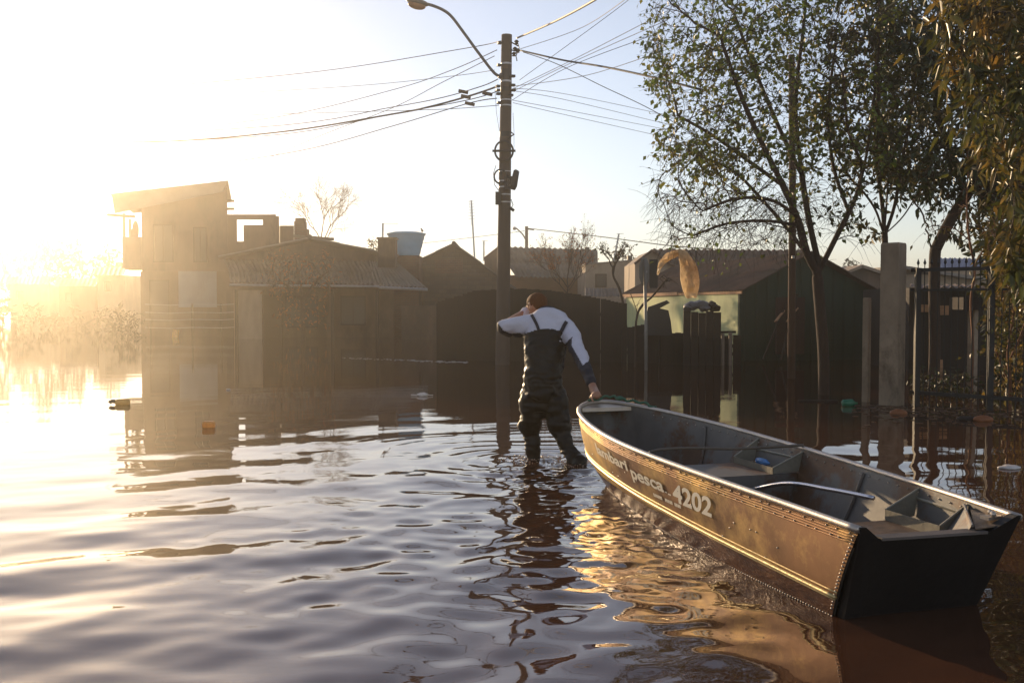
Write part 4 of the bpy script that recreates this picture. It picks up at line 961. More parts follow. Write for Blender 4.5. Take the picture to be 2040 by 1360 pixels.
D = 15.2; q0 = Vector((X(1936, D), D, ZB)); rs = np.random.RandomState(7)
simple_tree('slender reddish crooked trunk behind the slab-capped post', q0, 0, [
    (None, 0, [q0, at(1938, 700, D), at(1934, 600, D), at(1942, 540, D), at(1930, 470, D), at(1926, 400, D), at(1930, 320, D)]),
    (0, .7, [at(1940, 530, D), at(1965, 490, D), at(2000, 450, D)]), (0, .8, [at(1932, 480, D), at(1900, 455, D), at(1860, 450, D)])],
    np.concatenate([pxbox(70, 1830, 2020, 380, 500, D - .8, D + .8, rs), pxbox(60, 1900, 2000, 250, 400, D - .5, D + .5, rs)]), 'leaf_dark', .1, .8, 33, bark='bark_red', rmax=.075, tip=.0035)
# large near foliage with long leaves, top right
D = 9.6; rs = np.random.RandomState(8); q0 = Vector((X(2150, D), D, ZB))
simple_tree('nearest tree at the right edge with long golden-lit leaves', q0, 0, [
    (None, 0, [q0, Vector((X(2150, D), D, .5)), at(2150, 400, D), at(2140, 200, D), at(2110, 0, D)]),
    (0, .6, [at(2150, 420, D), at(2080, 380, D - .2), at(2000, 370, D - .3)]),
    (0, .75, [at(2145, 250, D), at(2050, 220, D - .3), at(1960, 230, D - .4)]),
    (0, .9, [at(2120, 80, D), at(2030, 40, D - .2), at(1930, 10, D - .3)])],
    np.concatenate([pxbox(620, 1930, 2110, -60, 330, D - .8, D + .9, rs), pxbox(260, 1860, 1970, -60, 150, D - .6, D + .5, rs), pxbox(330, 1998, 2110, 300, 560, D - .7, D + .8, rs)]),
    'leaf_sun_gold', .130, 3.4, 34, rmax=.14, tip=.0035, step=.11, asp=.36, droop=.55, seg=True, kill=.13, twigs=.6)
# vine-hung shrub right of the fence
D = 13.6; rs = np.random.RandomState(9); q0 = Vector((X(2010, D), D, ZB))
simple_tree('tangled reddish shrub hung with vines behind the right end of the iron fence', q0, 0, [
    (None, 0, [q0, at(2012, 780, D), at(2008, 700, D), at(2020, 620, D), at(2016, 540, D)]),
    (0, .3, [at(2010, 760, D), at(1985, 700, D), at(1970, 620, D), at(1978, 560, D)]), (0, .4, [at(2010, 720, D), at(2040, 650, D), at(2060, 560, D)])],
    np.concatenate([pxbox(380, 1960, 2100, 480, 640, D - .7, D + .7, rs), pxbox(160, 1965, 2100, 640, 790, D - .6, D + .5, rs), pxbox(110, 1950, 2080, 430, 500, D - .5, D + .5, rs)]),
    'leaf_sun_gold', .075, 2.6, 35, bark='bark_red', rmax=.05, tip=.003, step=.1, asp=.55, kill=.12, name='shrub', cat='shrub')
D = 17.5; rs = np.random.RandomState(12); q0 = Vector((X(2040, D), D, ZB))
simple_tree('dense dark evergreen filling the right edge behind the vine-hung shrub', q0, 0, [
    (None, 0, [q0, at(2040, 760, D), at(2036, 660, D), at(2045, 560, D), at(2040, 460, D)]), (0, .4, [at(2040, 740, D), at(1990, 680, D), at(1975, 600, D)]), (0, .5, [at(2040, 700, D), at(2080, 620, D), at(2110, 540, D)])],
    np.concatenate([pxbox(620, 1955, 2110, 330, 600, D - .8, D + .8, rs), pxbox(260, 1965, 2110, 600, 770, D - .6, D + .6, rs)]),
    'leaf_dark', .17, 4.2, 36, rmax=.1, tip=.005, step=.13, asp=.45)
# bare tree behind the awning house, small bush by chimney, bare bushes mid-scene
def bare(label, D, base, paths, boxes, seed, tip=.012, leaf=None, lsize=.1, per=.6, name='bare_tree', step=.3, cat='tree', twigs=.8, **kw):
    rs = np.random.RandomState(seed); q = Vector((X(base, D), D, ZB))
    return simple_tree(label, q, 0, [(None, 0, [q] + [at(a, b_, D) for a, b_ in paths[0]])] + [(0, f_, [at(a, b_, D) for a, b_ in p]) for f_, p in paths[1:]], np.concatenate([pxbox(n, *bx, D - dd, D + dd, rs) for n, bx, dd in boxes]), leaf, lsize, per, seed, tip=tip, step=step, name=name, kill=step * 1.15, infl=step * 14, twigs=twigs, cat=cat, **kw)
bare('small leafy bush showing behind the square chimney', 52, 744, [[(744, 540), (744, 500)]], [(60, (730, 758, 474, 500), .7)], 42, tip=.012, leaf='leaf_dark', lsize=.22, per=2, name='bush', step=.2, cat='bush')
bare('sparse bush with russet leaves in front of the awning house', 39.5, 600, [[(604, 690), (602, 600), (598, 560)], (.8, [(602, 600), (575, 570), (550, 560)]), (.8, [(602, 600), (630, 560), (655, 540)])],
     [(330, (530, 665, 500, 590), .9), (90, (540, 650, 585, 650), .8)], 43, tip=.012, leaf='leaf_dry', lsize=.15, per=1.2, name='shrub', step=.2, cat='shrub')
bare('forked bare limb leaning right in front of the pale green wall', 22.6, 1265, [[(1265, 720), (1270, 625), (1300, 590), (1322, 563), (1332, 553)], (.55, [(1270, 625), (1262, 600), (1256, 585)])],
     [(10, (1310, 1345, 545, 570), .2)], 46, tip=.010, name='bare_tree', step=.12, rmax=.06, twigs=.3)
bare('far round green tree between the beige house and the brown roof', 90, 1241, [[(1241, 560), (1241, 510)]], [(90, (1222, 1262, 494, 530), 1.2)], 47, tip=.02, leaf='leaf_far', lsize=.45, per=3, name='far_tree', step=.4, group='far trees', bark='bark')
bare('far dark green tree seen above the pale gable house', 90, 1705, [[(1705, 560), (1705, 530)]], [(60, (1685, 1722, 518, 545), 1.2)], 48, tip=.02, leaf='leaf_far', lsize=.45, per=3, name='far_tree', step=.4, group='far trees')
for i, (x0, x1, yt, D, lb) in enumerate(((186, 246, 490, 78, 'round hazy tree just left of the two-storey house'), (108, 196, 482, 84, 'pale hazy tree with peaked crown on the far left bank'), (30, 130, 458, 88, 'tallest hazy tree melting into the sun glare'), (-60, 50, 476, 90, 'hazy tree cut by the left edge in the glare'))):
    xm = (x0 + x1) / 2; bare(lb, D, xm, [[(xm, 600), (xm, 560)], (.8, [(xm, 580), (xm - 15, 550)]), (.8, [(xm, 580), (xm + 15, 545)])], [(330, (x0 + 4, x1 - 4, yt + 22, 622), 2.2), (130, ((x0 * 2 + x1) / 3, (x0 + x1 * 2) / 3, yt, yt + 50), 2)], 60 + i, tip=.03, leaf='leaf_far', lsize=.62, per=8, name='far_tree', step=.5, group='hazy trees on the far bank', rmax=.35)
for i, (x0, x1, yt, wl, D, lb) in enumerate(((225, 285, 622, 672, 43, 'low weedy bush at the left foot of the two-storey house'), (60, 240, 612, 652, 58, 'low hazy hedge on the far left waterline'), (-60, 70, 606, 652, 58, 'hazy scrub at the far left edge of the water'))):
    xm = (x0 + x1) / 2; bare(lb, D, xm, [[(xm, 660), (xm, 650)]], [(200, (x0, x1, yt, wl), 1.2)], 70 + i, tip=.012, leaf='leaf_far', lsize=.2 if i == 0 else .6, per=3.5, name='bush', step=.25 if i == 0 else .5, cat='bush')
bare('leafy weeds behind the railing at the water edge on the right', 15.5, 1850, [[(1850, 790), (1850, 770)]], [(150, (1815, 1950, 740, 800), .5)], 74, tip=.004, leaf='leaf_dark', lsize=.09, per=2.4, name='bush', step=.1, cat='bush')

def twiggy(name, label, cat, D, trunk, kids, seed, L0, r0, depth=6, spread=.55, up=.18, leaf=None, lsize=.1, lp=.3, bark='bark'):
    rs = np.random.RandomState(seed); q = Vector((X(trunk[0][0], D), D, ZB)); r = empty(name, q, label, cat); b = MB(); tp, td = [], []
    tp0 = [q] + [at(x, y, D) for x, y in trunk[1:]]; b.tube(smoothpts(tp0), [r0 * (1 - .3 * i / (len(smoothpts(tp0)) - 1)) for i in range(len(smoothpts(tp0)))], 8)
    def go(p, d, L_, rad, k):
        pts = [p]; dd = d
        for i in range(4):
            dd = (dd + Vector(rs.randn(3)) * .13 + Vector((0, 0, up * .5))).normalized(); pts.append(pts[-1] + dd * L_ / 4)
        b.tube(pts, [rad, rad * .92, rad * .85, rad * .78, rad * .7], 5 if k > 3 else 3, cap=False)
        if k <= 2:
            for a in pts[1:]: tp.append(np.array(a)); td.append(np.array(dd))
        if k == 0: return
        for i in range(2 if rs.rand() < .45 else 3):
            j = rs.choice([2, 3, 4]) if i else 4; ax = Vector(rs.randn(3)).cross(dd).normalized(); a = spread * rs.uniform(.5, 1.3)
            go(pts[j], (dd * math.cos(a) + ax * math.sin(a)).normalized(), L_ * rs.uniform(.66, .86), rad * .68, k - 1)
    for (x, y, ang, f) in kids: go(at(x, y, D), Vector((math.sin(ang), rs.uniform(-.3, .3), math.cos(ang))).normalized(), L0 * f, r0 * .6, depth)
    b.build('trunk', M[bark], r, smooth=True)
    if leaf:
        k = [rs.rand() < lp for _ in tp]; V, Fc = leaves([p for p, a in zip(tp, k) if a], [p for p, a in zip(td, k) if a], lsize, rs, .5, .5); leafobj('foliage', V, Fc, M[leaf], r)
twiggy('bare_tree', 'bare spreading winter tree behind the ridge of the awning house', 'tree', 54, [(642, 600), (642, 520), (640, 475)], [(640, 480, -.45, 1), (640, 478, .05, 1.1), (641, 482, .5, 1.05), (640, 490, .8, .8)], 41, 1.02, .060, 7, .52, .08)
twiggy('bush', 'dry leafless bush before the beige house and the grey corrugated roof', 'bush', 33, [(1130, 640), (1130, 600), (1132, 570)], [(1131, 572, -.6, 1), (1132, 570, -.1, 1.15), (1132, 572, .45, 1.1), (1131, 580, .9, .8), (1131, 585, -1.0, .8)], 44, .56, .032, 6, .5, leaf='leaf_dry', lsize=.06, lp=.10)
twiggy('sapling', 'small bare branching sapling rising from the board fence before the beige house', 'tree', 25.2, [(1262, 660), (1240, 600), (1222, 550), (1222, 530)], [(1222, 535, -.35, 1), (1223, 530, .5, 1), (1222, 545, .1, .9)], 45, .26, .035, 4, .5, leaf='leaf_dark', lsize=.09, lp=.12)
# wooden pole among the branches
D = 19.0
r = empty('wooden_pole', (X(1578, D), D, ZB), 'tall bare timber pole rising through the thin-leaved tree', 'pole')
MB().tube([(X(1578, D), D, ZB), at(1579, 400, D), at(1577, 110, D)], [.075, .068, .06], 12).build('shaft', mat('pole_timber', (.10, .055, .035), var=.35, scale=3, stretch=(4, 4, .3)), r, smooth=True)
MB().box(at(1580, 512, D - .15), (.05, .02, .05)).build('plate', M['steel'], r)
# hanging plastic sheet
r = None
def sheet(name, outline_l, outline_r, D, m, label, cat, seed, bulge=.10, n=9):
    b = MB(); vs = []; k = len(outline_l)
    for i in range(k):
        for j in range(n):
            t = j / (n - 1); px = outline_l[i][0] * (1 - t) + outline_r[i][0] * t; py = outline_l[i][1] * (1 - t) + outline_r[i][1] * t
            p = at(px, py, D); w = bulge * math.sin(math.pi * t); vs.append(p + Vector((0, -w + (.10 * noise.noise((px / 7, py / 12, seed))) * math.sin(math.pi * t), .02 * noise.noise((px / 6, py / 6, seed + 5)))))
    for i in range(k):
        for j in range(n):
            t = j / (n - 1); vs.append(vs[i * n + j] + Vector((0, .5 * bulge + .8 * bulge * math.sin(math.pi * t), 0)))
    o_ = k * n; fs = [(i * n + j, i * n + j + 1, (i + 1) * n + j + 1, (i + 1) * n + j) for i in range(k - 1) for j in range(n - 1)] + [(o_ + i * n + j, o_ + (i + 1) * n + j, o_ + (i + 1) * n + j + 1, o_ + i * n + j + 1) for i in range(k - 1) for j in range(n - 1)]
    b.add(vs, fs); return b.build(name, m, None, smooth=True, label=label, cat=cat)
def dens(p, k=4): return [tuple(q)[:2] for q in smoothpts([Vector((a, c, 0)) for a, c in p], k)]
ol = [(1350, 497), (1353, 512), (1356, 530), (1356, 550), (1359, 570), (1366, 588), (1370, 594)]; orr = [(1368, 499), (1377, 512), (1388, 530), (1393, 550), (1393, 570), (1390, 585), (1387, 592)]
sheet('plastic_sheet', dens(ol), dens(orr), 14.4, M['plastic_sheet'], 'long bulging dirty plastic bag hanging lit in the lowest twigs of the tree', 'plastic sheet', 1, .10)
ol = [(1309, 547), (1310, 535), (1314, 520), (1324, 508), (1338, 499), (1352, 496), (1362, 497)]; orr = [(1312, 548), (1317, 536), (1325, 526), (1338, 516), (1348, 512), (1358, 510), (1368, 509)]
sheet('plastic_strip', dens(ol), dens(orr), 14.5, M['plastic_sheet'], 'thin curved strip of torn plastic draped left over the same twigs', 'plastic strip', 3, .05, 5)

# ------------------------------------------------------------------ boat
def tab(t, x):
    xs = [a for a, _ in t]; ys_ = [b_ for _, b_ in t]; h = .22 * min(1, max(0, (3.5 - x) / .5), max(0, x - xs[0]) / .3)
    return float(np.mean([np.interp(x + d * h, xs, ys_) for d in (-1, -.66, -.33, 0, .33, .66, 1)]))
LB = 3.91
RP = [(0, .42), (.5, .42), (.95, .437), (1.5, .472), (1.9, .50), (2.3, .515), (2.6, .505), (2.9, .475), (3.2, .425), (3.45, .365), (3.65, .29), (3.78, .21), (3.86, .13), (3.90, .05), (3.91, 0)]
RSb = [(0, .42), (.5, .50), (.95, .54), (1.5, .57), (1.9, .568), (2.3, .54), (2.6, .515), (2.9, .465), (3.2, .39), (3.45, .31), (3.65, .225), (3.78, .155), (3.86, .095), (3.90, .04), (3.91, 0)]
KB = [(.26, .365), (.62, .372), (1.26, .38), (1.8, .36), (2.19, .33), (2.66, .268), (3.1, .20), (3.39, .14), (3.6, .08), (3.72, 0)]
def zrim(s): return .45 + .17 * (s / LB) ** 2
def hull(q, w, side, off=0.0):
    s_r = LB * q; s0 = .26 + 3.46 * q; br = tab(RP if side < 0 else RSb, s_r); b0 = tab(KB, s0) * (1 if side < 0 else 1.12); zr = zrim(s_r)
    if w >= 0:
        t = 1 - w; bl = .015 + .06 * max(0, (q - .45) / .55) ** 1.3 * (1 if q < .97 else 0.6)
        b_ = br * (1 - t) + b0 * t + bl * math.sin(math.pi * t); s = s_r * (1 - t) + s0 * t; z = zr * w
        if q > .999: b_ = 0
    else: b_ = b0 * (1 + w * .35); s = s0; z = .4 * w
    return bp(s, side * max(0, b_ + off), z)
qs = [i / 60 for i in range(55)] + [.905, .92, .935, .95, .962, .974, .983, .99, .996, 1.0]
ws = [1, .94, .88, .8, .7, .6, .5, .42, .34, .26, .18, .09, 0, -.12, -.3]
boat = empty('fishing_boat', bp(2, 0, 0), 'brown riveted aluminium fishing boat marked lambari pesca 4202, pulled by the bow', 'boat')
HM = mat('weathered_hull_metal_aft_reflection', (.62, .41, .15), rough=.5, var=.5, scale=1.9, metal=.72, col2=(.26, .14, .07), c2at=.51, c2w=.07, bump=.22, bscale=6, bdist=.012, grad=(.02, -.075, 0))  # patchy wear; browner aft tone is partly reflection put into the colour
HW = mat('wet_hull_bottom', (.16, .075, .035), rough=.22, var=.4, scale=5, metal=.2, col2=(.07, .035, .02), stretch=(1, 1, 3), bump=.25)
HI = mat('chalky_grey_blue_inside', (.145, .135, .122), rough=.55, var=.35, scale=2.6, metal=.15, col2=(.13, .07, .038), c2at=.53, c2w=.03, bump=.15, bscale=12, bdist=.01)
HD = mat('dirty_boat_floor', (.13, .08, .045), rough=.5, var=.4, scale=4, col2=(.20, .17, .14), c2at=.56, c2w=.06, metal=.2, bump=.2)
TR = mat('shade_black_transom', (.006, .004, .003), rough=.6, var=.3, scale=4)  # near black: the shade on the transom is put into its colour
AL = mat('worn_aluminium_rim', (.50, .44, .38), rough=.42, var=.2, scale=6, metal=.8, bump=.06)
def shell(off, m, name, wlist, flip=False, parent=boat, smooth=True):
    b = MB()
    for side in (-1, 1):
        vs = [hull(q, w, side, off) for q in qs for w in wlist]; n = len(wlist)
        fs = [(i * n + j, i * n + j + 1, (i + 1) * n + j + 1, (i + 1) * n + j) for i in range(len(qs) - 1) for j in range(n - 1)]
        if (side > 0) != flip: fs = [f[::-1] for f in fs]
        b.add(vs, fs)
    return b, b.build(name, m, parent, smooth=smooth)
# per-side tables for bottom tone change above the strake is worn metal with reflection painted in aft, below is wet grimy metal
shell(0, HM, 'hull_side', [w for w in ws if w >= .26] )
shell(0.0015, HW, 'hull_bottom', [.26, .18, .09, 0, -.12, -.3], smooth=True)
shell(-.014, HI, 'inner_side', [1, .94, .88, .8, .7, .6, .5, .42, .34, .26, .18, .09, 0], flip=True)
b = MB(); vs = []
for q in qs: vs += [hull(q, .10, -1, -.012), hull(q, .10, 1, -.012)]
b.add(vs, [(2 * i, 2 * i + 1, 2 * i + 3, 2 * i + 2) for i in range(len(qs) - 1)])
for sgn in np.linspace(-.8, .8, 7):
    ps = [(hull(q, .10, -1, -.012) * (.5 - sgn / 2) + hull(q, .10, 1, -.012) * (.5 + sgn / 2)) + Vector((0, 0, .006)) for q in qs[:56]]; b.tube(ps, .008, 5)
b.build('floor', HD, boat)
# gunwale
rimP = [hull(q, 1, -1) for q in qs]; rimS = [hull(q, 1, 1) for q in qs]
b = MB(); path = rimP + rimS[::-1][1:]
b.tube([p + Vector((0, 0, .003)) for p in path], .017, 10, sq=1.0); b.build('gunwale', AL, boat, smooth=True)
b = MB()
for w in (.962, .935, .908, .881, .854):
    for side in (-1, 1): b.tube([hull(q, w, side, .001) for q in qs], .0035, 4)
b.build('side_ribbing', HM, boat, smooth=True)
b = MB()
for side in (-1, 1):
    for dw, rr_ in ((0, .011), (.055, .004), (-.03, .004)):
        b.tube([hull(q, .235 + .21 * q + dw, side, .004) for q in qs], rr_, 6)
b.build('spray_rail', mat('bright_scuffed_metal', (.62, .47, .22), rough=.4, var=.3, scale=7, metal=.55), boat, smooth=True)
b = MB()
for k in range(84):
    q = .012 + k / 85 * .97; b.ball(hull(q + .004 * math.sin(k * 7.7), .868 if k % 2 else .945, -1, .003), .0040, 7, 5)
for k in range(150):
    q = k / 150 * .93; b.ball(hull(q, .004, -1, .003), .0045, 5, 4)
for k in range(22): b.ball(hull(.004, .97 - k * .042, -1, .002), .0050, 7, 5)
for k in range(26):
    rr_ = random.Random(k); b.ball(hull(rr_.uniform(.04, .95), rr_.choice([.33, .36, .62, .58, .5]), -1, .002), .0048, 6, 4)
for k in range(40): b.ball(hull(k / 44 + .01, .93, 1, -.018), .005, 6, 4)
b.build('rivets', AL, boat, smooth=True)
# transom
p_t, s_t = hull(0, 1, -1), hull(0, 1, 1)
def trans(v, w, o=0): # v 0..1 port to starboard
    return hull(0, w, -1) * (1 - v) + hull(0, w, 1) * v + BA * o
prof = [(0, 1.03), (.03, 1.03), (.13, .90), (.16, .88), (.80, .86), (.84, .87), (.97, 1.03), (1, 1.03)]
b = MB(); n = len(prof)
vs = [trans(v, w, -.006) for v, w in prof] + [trans(v, -.3, -.006) for v, _ in prof] + [trans(v, w, .045) for v, w in prof] + [trans(v, -.3, .045) for v, _ in prof]
fs = []
for i in range(n - 1): fs += [(i, n + i, n + i + 1, i + 1), (2 * n + i, 2 * n + i + 1, 3 * n + i + 1, 3 * n + i), (i, i + 1, 2 * n + i + 1, 2 * n + i)]
fs += [(0, 2 * n, 3 * n, n), (n - 1, 2 * n - 1, 4 * n - 1, 3 * n - 1)]
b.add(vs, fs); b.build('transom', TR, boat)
b = MB(); b.beam(trans(.15, .885, .02) , trans(.815, .866, .02), .07, .012); b.build('transom_cap', mat('dull_cap_metal', (.12, .10, .09), rough=.6, metal=.4, var=.3), boat)
# benches with side trays and knees
def inner_b(s, side, z):
    w = z / zrim(s); q = max(0, min(1, (s - .26 * (1 - w)) / LB)); v = hull(q, w, side, -.016); d = v - BC; return d.dot(BN)
def bench(s0, s1, z, m, name='bench', face=True):
    b = MB(); g = []
    for s in np.linspace(s0, s1, 5): g += [bp(s, inner_b(s, -1, z), z), bp(s, inner_b(s, 1, z), z)]
    b.add(g, [(2 * i, 2 * i + 1, 2 * i + 3, 2 * i + 2) for i in range(4)])
    for s, sg in ((s0, 1), (s1, 1))[(1 if s0 < .2 else 0):]:
        b.add([bp(s, inner_b(s, -1, z), z - .002), bp(s, inner_b(s, 1, z), z - .002), bp(s, inner_b(s, 1, .06), .06), bp(s, inner_b(s, -1, .06), .06)], [(0, 1, 2, 3)])
    return b.build(name, m, boat)
def tray(s0, s1, z, bl, hl, side=1):
    o = MB()
    def plate(pts, th=.004):
        o.slab(pts, th)
    a0, a1 = bp(s0, bl * side, z), bp(s1, bl * side, z); up = Vector((0, 0, hl)); t_ = BN * (.004 * side)
    o.add([a0, a1, a1 + up, a0 + up, a0 + t_, a1 + t_, a1 + up + t_, a0 + up + t_], [(0, 1, 2, 3), (7, 6, 5, 4), (0, 4, 5, 1), (3, 2, 6, 7), (0, 3, 7, 4), (1, 5, 6, 2)])
    for s in (s0, s1):
        zt = zrim(s) - .012; A_ = [bp(s, bl * side, z + hl), bp(s, inner_b(s, side, z + .01), z + .01), bp(s, inner_b(s, side, zt), zt)]
        A_ = [bp(s, bl * side, z + .002)] + A_[1:2] + A_[2:3] + [bp(s, bl * side, z + hl)]
        B_ = [p + BA * .005 for p in A_]; o.add(A_ + B_, [(0, 1, 2, 3), (7, 6, 5, 4), (0, 4, 5, 1), (1, 5, 6, 2), (2, 6, 7, 3), (3, 7, 4, 0)])
        o.tube([A_[3], A_[2]], .006, 5)
    zt = zrim(s0) - .06; o.tube([bp(s0, inner_b(s0, side, zt), zt), bp(s1, inner_b(s1, side, zt), zt)], .009, 6)
    return o.build('side_tray', mat('cream_grey_metal', (.24, .22, .17), rough=.5, var=.25, scale=5, metal=.25) if 'tr' not in M else M['tr'], boat)
bench(.11, .76, .29, HD, 'stern_bench'); tray(.36, .76, .29, .30, .055)
bench(1.88, 2.36, .345, HI, 'middle_bench'); tray(1.88, 2.36, .345, .33, .04); tray(1.88, 2.36, .345, .33, .04, -1)
# triangular stern knee and corner deck
b = MB(); z = .425
b.slab([bp(.34, inner_b(.34, 1, z), z), bp(.02, inner_b(.02, 1, z), z), bp(.045, .22, z - .02)], .006); b.build('corner_deck', HD, boat)
b = MB(); b.slab([bp(.36, inner_b(.36, 1, z) - .01, z + .012), bp(.06, .21, z - .012), bp(.12, .19, .30), bp(.355, .31, .30)], .005)
b.tube([bp(.36, inner_b(.36, 1, z) - .02, z + .014), bp(.05, .21, z - .008)], .007, 6); b.tube([bp(.33, .40, z - .05), bp(.2, .32, z - .07), bp(.06, .20, z - .09)], .006, 6); b.build('stern_knee', HI, boat)
b = MB(); b.box(bp(.1, .36, z + .012), (.09, .05, .014), rz=.4); b.ball(bp(.08, .35, z + .03), .014, 8, 6); b.ball(bp(.13, .38, z + .028), .012, 8, 6); b.build('cleat', AL, boat)
# bow deck
b = MB(); dq = [q for q in qs if q >= .945]; vs = []
for q in dq: vs += [hull(q, .985, -1, -.01), hull(q, .985, 1, -.01)]
b.add(vs, [(2 * i, 2 * i + 1, 2 * i + 3, 2 * i + 2) for i in range(len(dq) - 1)])
b.add([vs[0], vs[1], vs[1] - Vector((0, 0, .03)), vs[0] - Vector((0, 0, .03))], [(0, 1, 2, 3)]); b.build('bow_deck', AL, boat)
# inside ribs
for s in (1.25, 2.95):
    for side in (-1, 1):
        w0 = [.95, .8, .6, .4, .2, .1]; MB().tube([hull(s / LB, w, side, -.022) for w in w0], .011, 5).build('rib', HI, boat)
# lettering on the port side
LET = mat('cream_lettering_paint', (.86, .78, .62), rough=.6, var=.06, scale=10, bump=0)
def s_at(px, w):
    lo, hi = .3, 3.8
    for _ in range(40):
        m_ = (lo + hi) / 2
        if proj(hull(m_ / LB, w, -1))[0] > px: lo = m_
        else: hi = m_
    return lo
def side_text(txt, size, px0, px1, w_base, bold=.0, slope=0.0):
    vs_, fs_ = text_mesh(txt, size, 0, bold); b = MB(); out = []
    import bmesh
    s_start = s_at(px0, w_base + .08); wd_ = max(v[0] for v in vs_); sx = (s_start - s_at(px1, w_base + .08)) / wd_
    bm = bmesh.new(); bv = [bm.verts.new(v) for v in vs_]
    for f in fs_:
        try: bm.faces.new([bv[i] for i in f])
        except ValueError: pass
    bmesh.ops.triangulate(bm, faces=bm.faces[:])
    for _ in range(3):
        ed = [e for e in bm.edges if e.calc_length() > .018]
        if ed: bmesh.ops.subdivide_edges(bm, edges=ed, cuts=1); bmesh.ops.triangulate(bm, faces=[f for f in bm.faces if len(f.verts) > 3])
    bm.verts.ensure_lookup_table(); bm.verts.index_update(); vs_ = [tuple(v.co) for v in bm.verts]; fs_ = [tuple(v.index for v in f.verts) for f in bm.faces]; bm.free()
    for v in vs_:
        u = v[0] * sx; s = s_start - u; q = s / LB; w = w_base + slope * u + v[1] / .50
        out.append(hull(q - .0, w, -1, .007))
    b.add(out, fs_); return b, max(v[0] for v in vs_) * sx
LT = empty('x', (0, 0, 0)); bpy.data.objects.remove(LT)
ob = bpy.data.objects
hs = [o for o in ob if o.name == 'hull_side'][0]
def subdiv_text(b):
    # keep long letter strokes hugging the curved side
    return b
tb1, w1 = side_text('lambari', .095, 1188, 1250, .67, .003); tb1.build('lettering_name', LET, hs)
tb2, w2 = side_text('pesca', .112, 1257, 1323, .60, .003); tb2.build('lettering_pesca', LET, hs)
tb3, w3 = side_text('4202', .158, 1343, 1420, .545, .0045); tb3.build('lettering_number', LET, hs)
b = MB()
def dash(s0, s1, w0, w1_): b.add([hull(s0 / LB, w0, -1, .0045), hull(s1 / LB, w0, -1, .0045), hull(s1 / LB, w1_, -1, .0045), hull(s0 / LB, w1_, -1, .0045)], [(0, 1, 2, 3)])
dash(s_at(1326, .6), s_at(1330, .6), .60, .617); dash(s_at(1332, .6), s_at(1338, .6), .59, .607)
for a0, a1 in [(s_at(a, .5), s_at(c, .5)) for a, c in ((1303, 1322), (1326, 1341), (1345, 1358))]:
    s = a0
    while s > a1 + .012: dash(s, s - .017, .475, .518); s -= .0215
b.build('lettering_small', LET, hs)
# things in the boat
MB().tube(smoothpts([bp(1.93, inner_b(1.9, -1, .49), .475), bp(1.95, -.46, .515), bp(2.02, -.2, .512), bp(1.98, .1, .50), bp(1.95, .35, .505), bp(1.90, .562, .515)]), .009, 6).build('thin_rod', mat('brown_rod', (.09, .07, .05), rough=.5, var=.3), None, smooth=True, label='thin bent brown rod lying across both gunwales of the boat', cat='rod')
MB().tube(smoothpts([bp(2.0, .10, .20), bp(1.5, .16, .36), bp(1.1, .2, .395), bp(.78, .24, .405)]), .0125, 10).build('silver_tube', mat('shiny_tube', (.5, .5, .55), rough=.2, metal=.9, var=.1, bump=0), None, smooth=True, label='shiny silver tube resting inside the boat between the benches', cat='tube')
c = bp(2.12, .40, .385); b = MB(); b.tube([c + BA * .07, c + BA * .05, c, c - BA * .045, c - BA * .06, c - BA * .08], [.012, .021, .023, .021, .010, .009], 12)
b.build('drink_bottle', mat('blue_clear_plastic', (.12, .3, .6), rough=.15, var=.4, scale=20, bump=.2, trans=.3), None, smooth=True, label='crushed blue plastic bottle lying in the starboard tray of the middle bench', cat='bottle')
rp = smoothpts([hull(.985, 1.03, -1), bp(3.86, .0, .66), bp(3.80, .06, .67), bp(3.72, .10, .655), bp(3.66, .17, .645), bp(3.58, .24, .63), bp(3.5, .3, .60)])
rp = [p + Vector((.006 * math.sin(i * 1.7), 0, .008 * math.sin(i * 1.1))) for i, p in enumerate(rp)]
b = MB(); b.tube(rp, .010, 6); b.ball(bp(3.74, .09, .66), (.035, .03, .02), 8, 6); b.build('mooring_rope', mat('green_rope', (.03, .11, .065), rough=.8, var=.3, scale=30), None, smooth=True, label='knotted green rope lying on the bow of the boat beside the hand', cat='rope')

